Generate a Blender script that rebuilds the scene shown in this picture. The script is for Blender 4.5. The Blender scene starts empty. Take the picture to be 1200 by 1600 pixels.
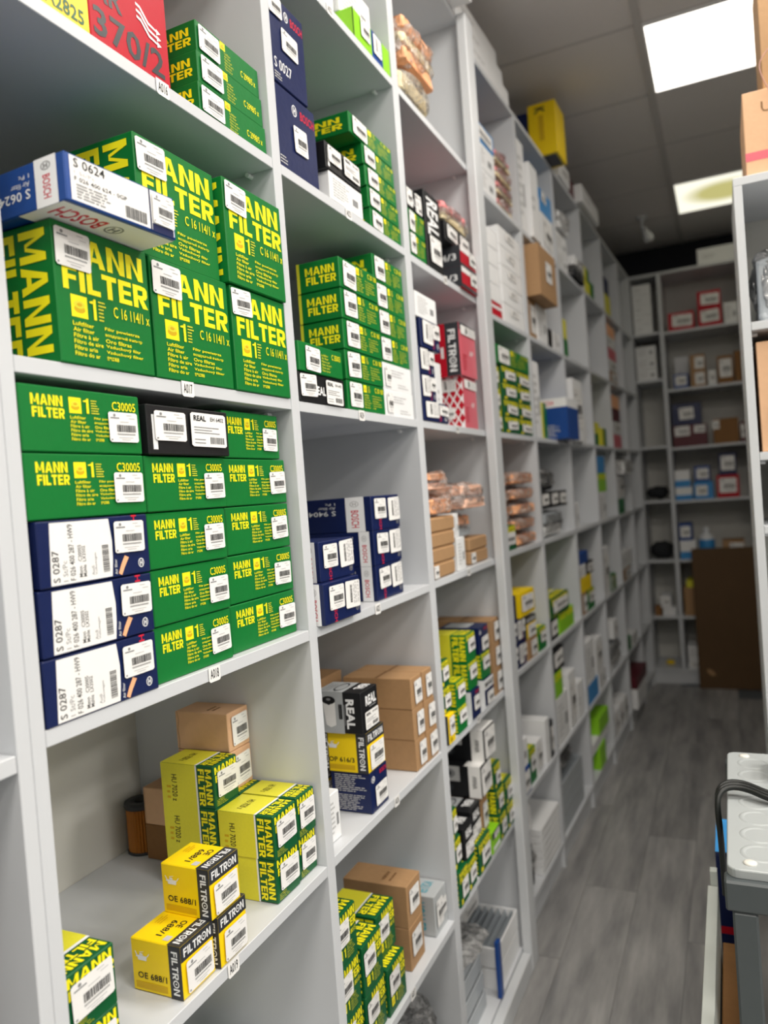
import bpy, bmesh, math, random
from mathutils import Matrix, Vector
random.seed(7)
S = bpy.context.scene
COL = S.collection
# ------------------------------------------------------------------ camera
YAW, PITCH, ROLL = math.radians(24.449), math.radians(1.238), math.radians(-4.312)
cy, sy, cp, sp = math.cos(YAW), math.sin(YAW), math.cos(PITCH), math.sin(PITCH)
F = Vector((-sy*cp, cy*cp, -sp)); R0 = Vector((cy, sy, 0)); U0 = R0.cross(F)
R = R0*math.cos(ROLL) + U0*math.sin(ROLL); U = U0*math.cos(ROLL) - R0*math.sin(ROLL)
cam = bpy.data.cameras.new('camera'); camo = bpy.data.objects.new('camera', cam); COL.objects.link(camo)
M = Matrix((R, U, -F)).transposed().to_4x4(); M.translation = (0.6667, 0, 1.5); camo.matrix_world = M
cam.sensor_width = 36; cam.lens = 1189.8/1600*36; cam.clip_start = .02
cam.dof.use_dof = True; cam.dof.focus_distance = 1.12; cam.dof.aperture_fstop = 3.1
S.camera = camo
# ------------------------------------------------------------------ world, exposure
w = bpy.data.worlds.new('world'); S.world = w; w.use_nodes = True
w.node_tree.nodes['Background'].inputs[0].default_value = (.8, .9, 1, 1); w.node_tree.nodes['Background'].inputs[1].default_value = .05
S.view_settings.view_transform = 'Standard'; S.view_settings.look = 'None'; S.view_settings.gamma = 1; S.view_settings.use_curve_mapping = False
S.view_settings.exposure = 0.18
LAMP = 19.0          # radiance of the ceiling panels over the near half of the aisle
LAMP_FAR = 3.0       # the panels farther down run much weaker
# ------------------------------------------------------------------ materials
def lin(h):
    h = h.lstrip('#'); c = [int(h[i:i+2], 16)/255 for i in (0, 2, 4)]
    return [x/12.92 if x <= .04045 else ((x+.055)/1.055)**2.4 for x in c] + [1]
MATS = {}
def mat(name, hexc, rough=.45, var=.06, scale=40, bump=.03, metal=0., spec=.4):
    if name in MATS: return MATS[name]
    m = bpy.data.materials.new(name); m.use_nodes = True; nt = m.node_tree; b = nt.nodes['Principled BSDF']
    c = lin(hexc); b.inputs['Roughness'].default_value = rough; b.inputs['Metallic'].default_value = metal
    b.inputs['Specular IOR Level'].default_value = spec
    tc = nt.nodes.new('ShaderNodeTexCoord'); n = nt.nodes.new('ShaderNodeTexNoise'); n.inputs['Scale'].default_value = scale; n.inputs['Detail'].default_value = 3
    nt.links.new(tc.outputs['Object'], n.inputs['Vector'])
    r = nt.nodes.new('ShaderNodeMix'); r.data_type = 'RGBA'
    r.inputs[6].default_value = [x*(1-var) for x in c[:3]]+[1]; r.inputs[7].default_value = [min(1, x*(1+var)) for x in c[:3]]+[1]
    nt.links.new(n.outputs['Fac'], r.inputs[0]); nt.links.new(r.outputs[2], b.inputs['Base Color'])
    if bump:
        bp = nt.nodes.new('ShaderNodeBump'); bp.inputs['Strength'].default_value = bump; bp.inputs['Distance'].default_value = .01
        nt.links.new(n.outputs['Fac'], bp.inputs['Height']); nt.links.new(bp.outputs['Normal'], b.inputs['Normal'])
    MATS[name] = m; return m
for a in [('shelf', '#cfd2d6', .42, .02, 6, .01), ('shelf_edge', '#d2d5d8', .4, .03, 20, .01), ('back_board', '#d2d1cb', .6, .04, 4, .02),
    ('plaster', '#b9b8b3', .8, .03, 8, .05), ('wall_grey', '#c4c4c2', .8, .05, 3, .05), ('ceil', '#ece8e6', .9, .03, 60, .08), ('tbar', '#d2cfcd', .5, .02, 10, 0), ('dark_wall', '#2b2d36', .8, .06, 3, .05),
    ('green', '#08732f', .42, .06, 60, .04, 0., .35), ('green_dark', '#0c5a30', .4, .06, 60, .04), ('yellow', '#fff21c', .45, .02, 50, 0), ('lime_yellow', '#e4de38', .42, .05, 300, .05),
    ('lime', '#8fd126', .4, .05, 50, .03), ('navy', '#0d1d4e', .38, .07, 60, .04), ('blue', '#12448f', .4, .07, 60, .03), ('bosch_red', '#d0213c', .45, .03, 50, 0),
    ('white', '#eff0f1', .5, .02, 50, .02), ('paper', '#f2f1ef', .6, .02, 50, .01), ('black', '#17181b', .4, .1, 60, .03), ('ink', '#1b1c1e', .6, .02, 50, 0), ('grey_ink', '#8b8c8e', .6, .02, 50, 0),
    ('pale_ink', '#c2c2c2', .6, .02, 50, 0), ('filtron_yellow', '#ffd90f', .42, .04, 60, .03), ('ochre', '#d9b010', .5, .03, 60, 0), ('charcoal', '#33353a', .42, .06, 60, .03), ('red', '#bb1228', .5, .06, 60, .03, 0., .2), ('rose', '#d9606f', .35, .08, 30, .03),
    ('kraft', '#ac8760', .7, .08, 90, .06), ('kraft_pale', '#e0b48e', .65, .05, 90, .05), ('kraft_dark', '#8a6238', .75, .08, 90, .06), ('kraft_line', '#7d5a38', .8, .02, 50, 0), ('tape', '#cfa66b', .25, .03, 20, .02),
    ('maroon', '#5a1a26', .45, .06, 50, .03), ('orange', '#ffb88a', .6, .1, 80, .1), ('salmon', '#ffcbb2', .6, .1, 60, .1), ('cream', '#f2e3bd', .7, .08, 50, .1), ('pink_foam', '#f79a9c', .6, .08, 50, .1), ('amber', '#b5732c', .6, .1, 120, .1),
    ('steel', '#4a5052', .4, .05, 50, .02), ('pad', '#a6abac', .35, .03, 8, .03), ('screw', '#dcdad2', .25, .02, 50, 0), ('rubber', '#171a19', .4, .05, 50, .02), ('board', '#c3c8c3', .5, .04, 30, .02), ('teal', '#2f9db0', .45, .03, 50, 0),
    ('voller_grey', '#b4b8ba', .45, .03, 50, .02), ('metal_dark', '#5d656b', .4, .1, 40, .05), ('pleat_grey', '#9aa1a7', .6, .06, 40, .03), ('tin', '#aab0b5', .35, .06, 40, .05), ('hardboard', '#5c4429', .7, .1, 12, .03), ('cloth_black', '#202226', .8, .2, 20, .2), ('string', '#b98e84', .7, .05, 50, 0),
    ('skyblue', '#3b8fd0', .4, .05, 40, .02), ('bottle_white', '#e3e6ea', .35, .03, 20, .01)]: mat(*a)
# floor planks: wood grain running along the plank
def floor_mat():
    m = bpy.data.materials.new('floor_plank'); m.use_nodes = True; nt = m.node_tree; b = nt.nodes['Principled BSDF']; L = nt.links
    tc = nt.nodes.new('ShaderNodeTexCoord'); oi = nt.nodes.new('ShaderNodeObjectInfo')
    ad = nt.nodes.new('ShaderNodeVectorMath'); ad.operation = 'ADD'; mp = nt.nodes.new('ShaderNodeMapping'); mp.inputs['Scale'].default_value = (7, .9, 1)
    sc = nt.nodes.new('ShaderNodeVectorMath'); sc.operation = 'SCALE'; sc.inputs[3].default_value = 20
    cb = nt.nodes.new('ShaderNodeCombineXYZ'); L.new(oi.outputs['Random'], cb.inputs[0]); L.new(oi.outputs['Random'], cb.inputs[1]); L.new(cb.outputs[0], sc.inputs[0])
    L.new(tc.outputs['Object'], ad.inputs[0]); L.new(sc.outputs[0], ad.inputs[1]); L.new(ad.outputs[0], mp.inputs['Vector'])
    n = nt.nodes.new('ShaderNodeTexNoise'); n.inputs['Scale'].default_value = 2.2; n.inputs['Detail'].default_value = 6; n.inputs['Roughness'].default_value = .6; L.new(mp.outputs[0], n.inputs['Vector'])
    cr = nt.nodes.new('ShaderNodeValToRGB'); cr.color_ramp.elements[0].color = lin('#7a7a7b'); cr.color_ramp.elements[0].position = .3; cr.color_ramp.elements[1].color = lin('#bab8b6'); cr.color_ramp.elements[1].position = .75
    L.new(n.outputs['Fac'], cr.inputs[0])
    mx = nt.nodes.new('ShaderNodeMix'); mx.data_type = 'RGBA'; mx.blend_type = 'MULTIPLY'; mx.inputs[0].default_value = 1
    mr = nt.nodes.new('ShaderNodeMapRange'); mr.inputs[3].default_value = .82; mr.inputs[4].default_value = 1.08; L.new(oi.outputs['Random'], mr.inputs[0])
    L.new(cr.outputs[0], mx.inputs[6]); L.new(mr.outputs[0], mx.inputs[7]); L.new(mx.outputs[2], b.inputs['Base Color'])
    b.inputs['Roughness'].default_value = .42
    bp = nt.nodes.new('ShaderNodeBump'); bp.inputs['Strength'].default_value = .15; bp.inputs['Distance'].default_value = .004; L.new(n.outputs['Fac'], bp.inputs['Height']); L.new(bp.outputs[0], b.inputs['Normal'])
    MATS['plank'] = m
floor_mat()
def film_mat(name, tint, gloss):
    m = bpy.data.materials.new(name); m.use_nodes = True; nt = m.node_tree; nt.nodes.remove(nt.nodes['Principled BSDF'])
    t = nt.nodes.new('ShaderNodeBsdfTransparent'); t.inputs[0].default_value = lin(tint); g = nt.nodes.new('ShaderNodeBsdfGlossy'); g.inputs['Roughness'].default_value = .1
    d = nt.nodes.new('ShaderNodeBsdfTranslucent'); d.inputs[0].default_value = (.9, .9, .9, 1)
    fr = nt.nodes.new('ShaderNodeFresnel'); fr.inputs[0].default_value = 1.5
    n = nt.nodes.new('ShaderNodeTexNoise'); n.inputs['Scale'].default_value = 45; n.inputs['Detail'].default_value = 2; tc = nt.nodes.new('ShaderNodeTexCoord'); nt.links.new(tc.outputs['Object'], n.inputs[0])
    bp = nt.nodes.new('ShaderNodeBump'); bp.inputs['Strength'].default_value = 1.; bp.inputs['Distance'].default_value = .03; nt.links.new(n.outputs['Fac'], bp.inputs['Height'])
    for x in (g, fr): nt.links.new(bp.outputs[0], x.inputs['Normal'])
    ad = nt.nodes.new('ShaderNodeMath'); ad.operation = 'MULTIPLY_ADD'; ad.inputs[1].default_value = .85; ad.inputs[2].default_value = gloss; nt.links.new(fr.outputs[0], ad.inputs[0])
    df = nt.nodes.new('ShaderNodeBsdfDiffuse'); df.inputs[0].default_value = (.9, .9, .9, 1); m1 = nt.nodes.new('ShaderNodeMixShader'); m1.inputs[0].default_value = .5
    nt.links.new(d.outputs[0], m1.inputs[1]); nt.links.new(df.outputs[0], m1.inputs[2])
    m0 = nt.nodes.new('ShaderNodeMixShader'); nt.links.new(t.outputs[0], m0.inputs[1])
    n2 = nt.nodes.new('ShaderNodeTexNoise'); n2.inputs['Scale'].default_value = 22; n2.inputs['Detail'].default_value = 4; n2.inputs['Distortion'].default_value = 1.2; nt.links.new(tc.outputs['Object'], n2.inputs[0])  # whitish streaks put into the film colour as crinkle highlights
    rp = nt.nodes.new('ShaderNodeMapRange'); rp.inputs[1].default_value = .42; rp.inputs[2].default_value = .66; rp.inputs[3].default_value = .06; rp.inputs[4].default_value = .62; nt.links.new(n2.outputs['Fac'], rp.inputs[0]); nt.links.new(rp.outputs[0], m0.inputs[0]); nt.links.new(m1.outputs[0], m0.inputs[2])
    mx = nt.nodes.new('ShaderNodeMixShader'); nt.links.new(ad.outputs[0], mx.inputs[0]); nt.links.new(m0.outputs[0], mx.inputs[1]); nt.links.new(g.outputs[0], mx.inputs[2])
    nt.links.new(mx.outputs[0], nt.nodes['Material Output'].inputs[0]); MATS[name] = m
film_mat('film', '#fefdfc', .0); film_mat('foil_film', '#d9dce0', .22)
def emit_mat(name, strength, c0, c1=None):
    m = bpy.data.materials.new(name); m.use_nodes = True; nt = m.node_tree; nt.nodes.remove(nt.nodes['Principled BSDF'])
    e = nt.nodes.new('ShaderNodeEmission'); e.inputs[0].default_value = lin(c0); e.inputs[1].default_value = strength
    if c1:   # an ageing panel: its diffuser has yellowed in the middle and passes less light there
        tc = nt.nodes.new('ShaderNodeTexCoord'); g = nt.nodes.new('ShaderNodeTexGradient'); g.gradient_type = 'SPHERICAL'; mp = nt.nodes.new('ShaderNodeMapping'); mp.inputs['Scale'].default_value = (3.6, 4.2, 1)
        nt.links.new(tc.outputs['Object'], mp.inputs[0]); nt.links.new(mp.outputs[0], g.inputs[0])
        cr = nt.nodes.new('ShaderNodeValToRGB'); cr.color_ramp.elements[0].color = lin(c0); cr.color_ramp.elements[0].position = .05; cr.color_ramp.elements[1].color = [x*.55 for x in lin(c1)[:3]]+[1]; cr.color_ramp.elements[1].position = .5
        nt.links.new(g.outputs[0], cr.inputs[0]); nt.links.new(cr.outputs[0], e.inputs[0])
    nt.links.new(e.outputs[0], nt.nodes['Material Output'].inputs[0]); MATS[name] = m
emit_mat('led', LAMP, '#fff8ee'); emit_mat('led_shop', LAMP*1.9, '#fffaf2'); emit_mat('led_far', LAMP_FAR, '#fff8ee'); emit_mat('led_old', 1.0, '#fffbe8', '#f4ec9a')
# ------------------------------------------------------------------ mesh helpers
def mesh(name, verts, faces, mats, fm=None, smooth=False):
    me = bpy.data.meshes.new(name); me.from_pydata([tuple(v) for v in verts], [], faces)
    for m in mats: me.materials.append(MATS[m])
    if fm: me.polygons.foreach_set('material_index', fm)
    if smooth: me.polygons.foreach_set('use_smooth', [True]*len(me.polygons))
    me.update(); return me
def obj(name, me, parent=None, loc=None):
    o = bpy.data.objects.new(name, me); COL.objects.link(o)
    if parent: o.parent = parent
    if loc: o.location = loc
    return o
def tag(o, label, cat, group=None):
    o['label'] = label; o['category'] = cat
    if group: o['group'] = group
    return o
def empty(name, loc=(0, 0, 0), rz=0):
    o = bpy.data.objects.new(name, None); COL.objects.link(o); o.location = loc; o.rotation_euler = (0, 0, rz); o.empty_display_size = .05; return o
BOXC = {}
def boxmesh(x0, x1, y0, y1, z0, z1, m, bev=.0008, name='panel'):
    key = tuple(round(v, 5) for v in (x0, x1, y0, y1, z0, z1, bev))+(m,)
    if key in BOXC: return BOXC[key]
    bm = bmesh.new(); bmesh.ops.create_cube(bm, size=1)
    for v in bm.verts: v.co = ((x0+x1)/2+v.co.x*(x1-x0), (y0+y1)/2+v.co.y*(y1-y0), (z0+z1)/2+v.co.z*(z1-z0))
    if bev: bmesh.ops.bevel(bm, geom=bm.edges[:], offset=bev, segments=1, affect='EDGES')
    me = bpy.data.meshes.new(name); bm.to_mesh(me); bm.free(); me.materials.append(MATS[m]); BOXC[key] = me; return me
def box(name, x0, x1, y0, y1, z0, z1, m, parent=None, bev=.0008):
    """box with its origin at its own base centre"""
    cx, cyy = (x0+x1)/2, (y0+y1)/2
    o = obj(name, boxmesh(x0-cx, x1-cx, y0-cyy, y1-cyy, 0, z1-z0, m, bev, name), parent); o.location = (cx, cyy, z0); return o
def lathe(prof, n=24, mats=('white',), fm=None, name='lathe'):
    vs, fs, mi = [], [], []
    for r, z in prof: vs += [(r*math.cos(2*math.pi*i/n), r*math.sin(2*math.pi*i/n), z) for i in range(n)]
    for k in range(len(prof)-1):
        for i in range(n):
            j = (i+1) % n; fs.append((k*n+i, k*n+j, (k+1)*n+j, (k+1)*n+i)); mi.append(fm[k] if fm else 0)
    return mesh(name, vs, fs, mats, mi, True)
def tube(name, pts, r, m, parent=None, n=10):
    cu = bpy.data.curves.new(name, 'CURVE'); cu.dimensions = '3D'; s = cu.splines.new('NURBS'); s.points.add(len(pts)-1); s.use_endpoint_u = True; s.order_u = 3
    for p, q in zip(s.points, pts): p.co = (*q, 1)
    cu.bevel_depth = r; cu.bevel_resolution = 3; cu.resolution_u = 8; cu.use_fill_caps = True
    t = bpy.data.objects.new('t', cu); me = bpy.data.meshes.new_from_object(t); me.name = name; bpy.data.objects.remove(t); bpy.data.curves.remove(cu)
    me.materials.clear(); me.materials.append(MATS[m]); me.polygons.foreach_set('use_smooth', [True]*len(me.polygons))
    return obj(name, me, parent)
# ------------------------------------------------------------------ lettering
GL = {}
def block(s, w=.25):
    """heavy block capitals drawn stroke by stroke (for the big wordmarks)"""
    V, Fc, x = [], [], 0.
    def q(*pts): b = len(V); V.extend((x+px, py) for px, py in pts); Fc.append(tuple(range(b, b+len(pts))))
    def rc(a, b, c, d): q((a, b), (c, b), (c, d), (a, d))
    h = w*.86
    for ch in s:
        W_ = {'M': 1.02, 'A': .92, 'N': .84, 'F': .66, 'I': w, 'L': .64, 'T': .74, 'E': .68, 'R': .78, 'O': .98}[ch]
        if ch == 'M': rc(0, 0, w, 1); rc(W_-w, 0, W_, 1); q((w*.5, 1), (w, .99), (W_/2+.02, .22), (W_/2-.11, .22)); q((W_-w, .99), (W_-w*.5, 1), (W_/2+.11, .22), (W_/2-.02, .22))
        elif ch == 'A': q((0, 0), (w*1.05, 0), (W_/2+.05, 1), (W_/2-w*.55, 1)); q((W_-w*1.05, 0), (W_, 0), (W_/2+w*.55, 1), (W_/2-.05, 1)); rc(.2, .2, W_-.2, .2+h*.85)
        elif ch == 'N': rc(0, 0, w, 1); rc(W_-w, 0, W_, 1); q((w*.4, 1), (w, 1), (W_-w*.4, 0), (W_-w, 0))
        elif ch == 'F': rc(0, 0, w, 1); rc(w, 1-h, W_, 1); rc(w, .42, W_*.92, .42+h*.9)
        elif ch == 'I': rc(0, 0, w, 1)
        elif ch == 'L': rc(0, 0, w, 1); rc(w, 0, W_, h)
        elif ch == 'T': rc(0, 1-h, W_, 1); rc(W_/2-w/2, 0, W_/2+w/2, 1-h)
        elif ch == 'E': rc(0, 0, w, 1); rc(w, 0, W_, h); rc(w, 1-h, W_, 1); rc(w, .5-h*.42, W_*.94, .5+h*.42)
        elif ch == 'R':
            rc(0, 0, w, 1); rc(w, 1-h, W_*.62, 1); rc(w, .38, W_*.62, .38+h*.85); q((W_*.6, 1), (W_*.6, 1-h), (W_-w, .8), (W_, .84), (W_*.88, .96)); q((W_-w, .8), (W_-w, .6), (W_, .56), (W_, .84)); q((W_-w, .6), (W_*.6, .38+h*.85), (W_*.6, .38), (W_*.88, .42), (W_, .56)); q((W_*.36, .4), (W_*.7, .4), (W_, 0), (W_-w*1.15, 0))
        else:
            N_ = 20; c = [(math.cos(6.2832*i/N_), math.sin(6.2832*i/N_)) for i in range(N_)]
            for i in range(N_):
                a, b = c[i], c[(i+1) % N_]; q((W_/2+W_/2*a[0], .5+.5*a[1]), (W_/2+W_/2*b[0], .5+.5*b[1]), (W_/2+.34*W_*b[0], .5+.33*b[1]), (W_/2+.34*W_*a[0], .5+.33*a[1]))
            q(*[(W_/2+.12*a, .5+.12*b) for a, b in c])
        x += W_+.1
    xm = max(v[0] for v in V); return [(a/xm, b) for a, b in V], Fc
def glyph(s, bold):
    if (s, bold) in GL: return GL[s, bold]
    if s in ('MANN', 'FILTER', 'FILTRON'): GL[s, bold] = block(s, .25 if s != 'FILTRON' else .23); return GL[s, bold]
    c = bpy.data.curves.new('g', 'FONT'); c.body = s; c.resolution_u = 2; c.offset = bold; c.dimensions = '2D'; c.fill_mode = 'FRONT'; c.space_character = 1+bold*1.5
    o = bpy.data.objects.new('g', c); me = bpy.data.meshes.new_from_object(o)
    vs = [tuple(v.co)[:2] for v in me.vertices]; fs = [tuple(p.vertices) for p in me.polygons]
    bpy.data.objects.remove(o); bpy.data.curves.remove(c); bpy.data.meshes.remove(me)
    x0, x1 = min(v[0] for v in vs), max(v[0] for v in vs); y0, y1 = min(v[1] for v in vs), max(v[1] for v in vs)
    GL[s, bold] = [((x-x0)/(x1-x0), (y-y0)/(y1-y0)) for x, y in vs], fs
    return GL[s, bold]
FACES = {  # face -> origin, u axis, v axis, normal for a box D x W x H (base-centred)
 'front': lambda W, H, D: (Vector((D/2, -W/2, 0)), Vector((0, W, 0)), Vector((0, 0, H)), Vector((1, 0, 0))),
 'side': lambda W, H, D: (Vector((-D/2, -W/2, 0)), Vector((D, 0, 0)), Vector((0, 0, H)), Vector((0, -1, 0))),
 'top': lambda W, H, D: (Vector((D/2, -W/2, H)), Vector((0, W, 0)), Vector((-D, 0, 0)), Vector((0, 0, 1))),
 'bottom': lambda W, H, D: (Vector((-D/2, -W/2, 0)), Vector((0, W, 0)), Vector((D, 0, 0)), Vector((0, 0, -1)))}
class Print:
    def __init__(s): s.v, s.f, s.m, s.mats, s.n = [], [], [], [], {}
    def mi(s, m):
        if m not in s.mats: s.mats.append(m)
        return s.mats.index(m)
    def add(s, pts, faces, m):
        b = len(s.v); s.v += pts; k = s.mi(m)
        for f in faces: s.f.append(tuple(b+i for i in f)); s.m.append(k)
    def items(s, its, W, H, D):
        for it in its:
            kind, face = it[0], it[1]; o, u, v, n = FACES[face](W, H, D); k = s.n.get(face, 0)
            if kind in 'rpc': s.n[face] = k+1
            e = n*(.0003+.00012*k+(.0001 if kind in 'tmd' else 0))   # m, d: small print that shares one layer
            P = lambda a, b: o+u*a+v*b+e
            if kind in 'rm':
                _, _, a0, b0, a1, b1, m = it; s.add([P(a0, b0), P(a1, b0), P(a1, b1), P(a0, b1)], [(0, 1, 2, 3)], m)
            elif kind in 'pd':
                _, _, pts, m = it; s.add([P(*p) for p in pts], [tuple(range(len(pts)))], m)
            elif kind == 'c':
                _, _, a, b, ra, rb, m = it[:7]; ri = it[7] if len(it) > 7 else 0; N = 18
                cs = [(math.cos(6.2832*i/N), math.sin(6.2832*i/N)) for i in range(N)]
                if ri: s.add([P(a+ra*c, b+rb*d) for c, d in cs]+[P(a+ra*ri*c, b+rb*ri*d) for c, d in cs], [(i, (i+1) % N, N+(i+1) % N, N+i) for i in range(N)], m)
                else: s.add([P(a+ra*c, b+rb*d) for c, d in cs], [tuple(range(N))], m)
            elif kind == 't':
                _, _, st, a0, b0, a1, b1, m, rot, bold = it; vs, fs = glyph(st, bold)
                def T(x, y):
                    if rot == 0: return a0+x*(a1-a0), b0+y*(b1-b0)
                    if rot == 180: return a1-x*(a1-a0), b1-y*(b1-b0)
                    if rot == -90: return a0+y*(a1-a0), b1-x*(b1-b0)
                    return a1-y*(a1-a0), b0+x*(b1-b0)
                pts = [P(*T(x, y)) for x, y in vs]
                if st in ('MANN', 'FILTER', 'FILTRON'):      # strokes of block letters overlap: lift each a hair
                    for j, fc_ in enumerate(fs):
                        for i in fc_: pts[i] = pts[i]+n*(.00003*(j % 5))
                s.add(pts, fs, m)
    def mesh(s, name): return mesh(name, s.v, s.f, s.mats, s.m)
def r(f, a, b, c, d, m): return ('r', f, a, b, c, d, m)
def t(f, s, a, b, c, d, m='yellow', rot=0, bold=.022): return ('t', f, s, a, b, c, d, m, rot, bold)
def lines(f, txts, a, b, c, d, m, rot=0, bold=0., widths=None):
    """rows of text between v=b (bottom) and v=d (top); rot 90 puts rows in columns from left to right"""
    out = []; n = len(txts)
    for i, s in enumerate(txts):
        L = len(s)/max(len(x) for x in txts)
        if rot == 0:
            y1 = d-(d-b)*i/n; out.append(t(f, s, a, y1-(d-b)/n*.72, a+(c-a)*L, y1, m, 0, bold))
        else:
            x0 = a+(c-a)*i/n; out.append(t(f, s, x0, b, x0+(c-a)/n*.7, b+(d-b)*L, m, rot, bold))
    return out
def micro(f, n, a, b, c, d, m, seed=0):
    """rows of print too small to read: broken bars"""
    rr = random.Random(seed); out = []
    for i in range(n):
        y = d-(d-b)*(i+.7)/n; h = (d-b)/n*.42; x = a; end = a+(c-a)*rr.uniform(.6, 1)
        while x < end:
            w_ = min((c-a)*rr.uniform(.06, .25), end-x); out.append(('q', f, x, y, x+w_, y+h, m)); x += w_+(c-a)*.03
    return [('m',)+o[1:] for o in out]
LUFT = ['Luftfilter', 'Air filter', 'Filtre à air', 'Filtro de aire', 'Filtro aria', 'Filtro do ar']
POW = ['Filtr powietrza', 'воздушный фильтр', 'Oro filtras', 'Vzduchový filtr', 'Vzduchový filter', '空气滤清器']
def oilcan(f, a, b, c, d, m='white'):
    X = lambda x: a+(c-a)*x; Y = lambda y: b+(d-b)*y
    q = lambda *p: ('p', f, [(X(x), Y(y)) for x, y in p], m)
    return [q((.15, 0), (.75, 0), (.8, .5), (.1, .5)), q((.1, .55), (.8, .5), (.95, .85), (1, .8), (.85, .45)), q((.25, .55), (.55, .55), (.5, .75), (.3, .75)), q((0, .35), (.12, .3), (.12, .6), (0, .95), (-.05, .9), (.05, .5)), q((.3, .8), (.6, .95), (.6, 1), (.28, .88))]
def roundel(f, x, y, rx, ry, m='white'):
    return [('c', f, x, y, rx, ry, m, .8), ('r', f, x-rx*.45, y-ry*.55, x-rx*.2, y+ry*.55, m), ('r', f, x+rx*.2, y-ry*.55, x+rx*.45, y+ry*.55, m), ('r', f, x-rx*.3, y-ry*.12, x+rx*.3, y+ry*.12, m)]
def one(f, a, b, c, d, m='yellow'):
    X = lambda x: a+(c-a)*x; Y = lambda y: b+(d-b)*y
    return [('d', f, [(X(.55), Y(0)), (X(1), Y(0)), (X(1), Y(1)), (X(.7), Y(1)), (X(.55), Y(.9))], m), ('d', f, [(X(0), Y(.76)), (X(.55), Y(.76)), (X(.7), Y(1)), (X(.5), Y(.9)), (X(0), Y(.84))], m)]
def yellow_mark(f, a, b, c, d):
    mx, my, w_, h_ = (a+c)/2, (b+d)/2, (c-a), (d-b)
    return [r(f, a, b, c, d, 'yellow'), ('c', f, mx, my-.12*h_, .34*w_, .18*h_, 'ochre'), ('c', f, mx, my+.08*h_, .34*w_, .18*h_, 'lime_yellow'), ('c', f, mx, my+.08*h_, .16*w_, .08*h_, 'ochre')]
def mannfilter(f, a, b, c, d, m='yellow', rot=0, bold=.03):
    bold = .033
    if rot in (0,): return [t(f, 'MANN', a, b+(d-b)*.53, a+(c-a)*.96, d, m, 0, bold), t(f, 'FILTER', a+(c-a)*.02, b, c, b+(d-b)*.45, m, 0, bold)]
    if rot == 180: return [t(f, 'MANN', a+(c-a)*.04, b, c, b+(d-b)*.47, m, 180, bold), t(f, 'FILTER', a, b+(d-b)*.55, c, d, m, 180, bold)]
    return [t(f, 'MANN', a+(c-a)*.54, b+(d-b)*.04, c, d, m, -90, bold), t(f, 'FILTER', a, b, a+(c-a)*.46, d, m, -90, bold)]
def greenfront(a0, cut):
    f = 'front'
    return (mannfilter(f, .08, .52, .33, .87, bold=.028) + yellow_mark(f, .37, .62, .47, .87) + one(f, .485, .63, .53, .87) + micro(f, 6, .55, .62, .62, .86, 'lime_yellow', 3)
            + [t(f, a0, .735, .72, .955, .87, bold=.01)] + lines(f, LUFT, .37, .17, .55, .58, 'yellow', bold=.012) + lines(f, POW, .57, .17, cut, .58, 'yellow', bold=.012))
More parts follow.
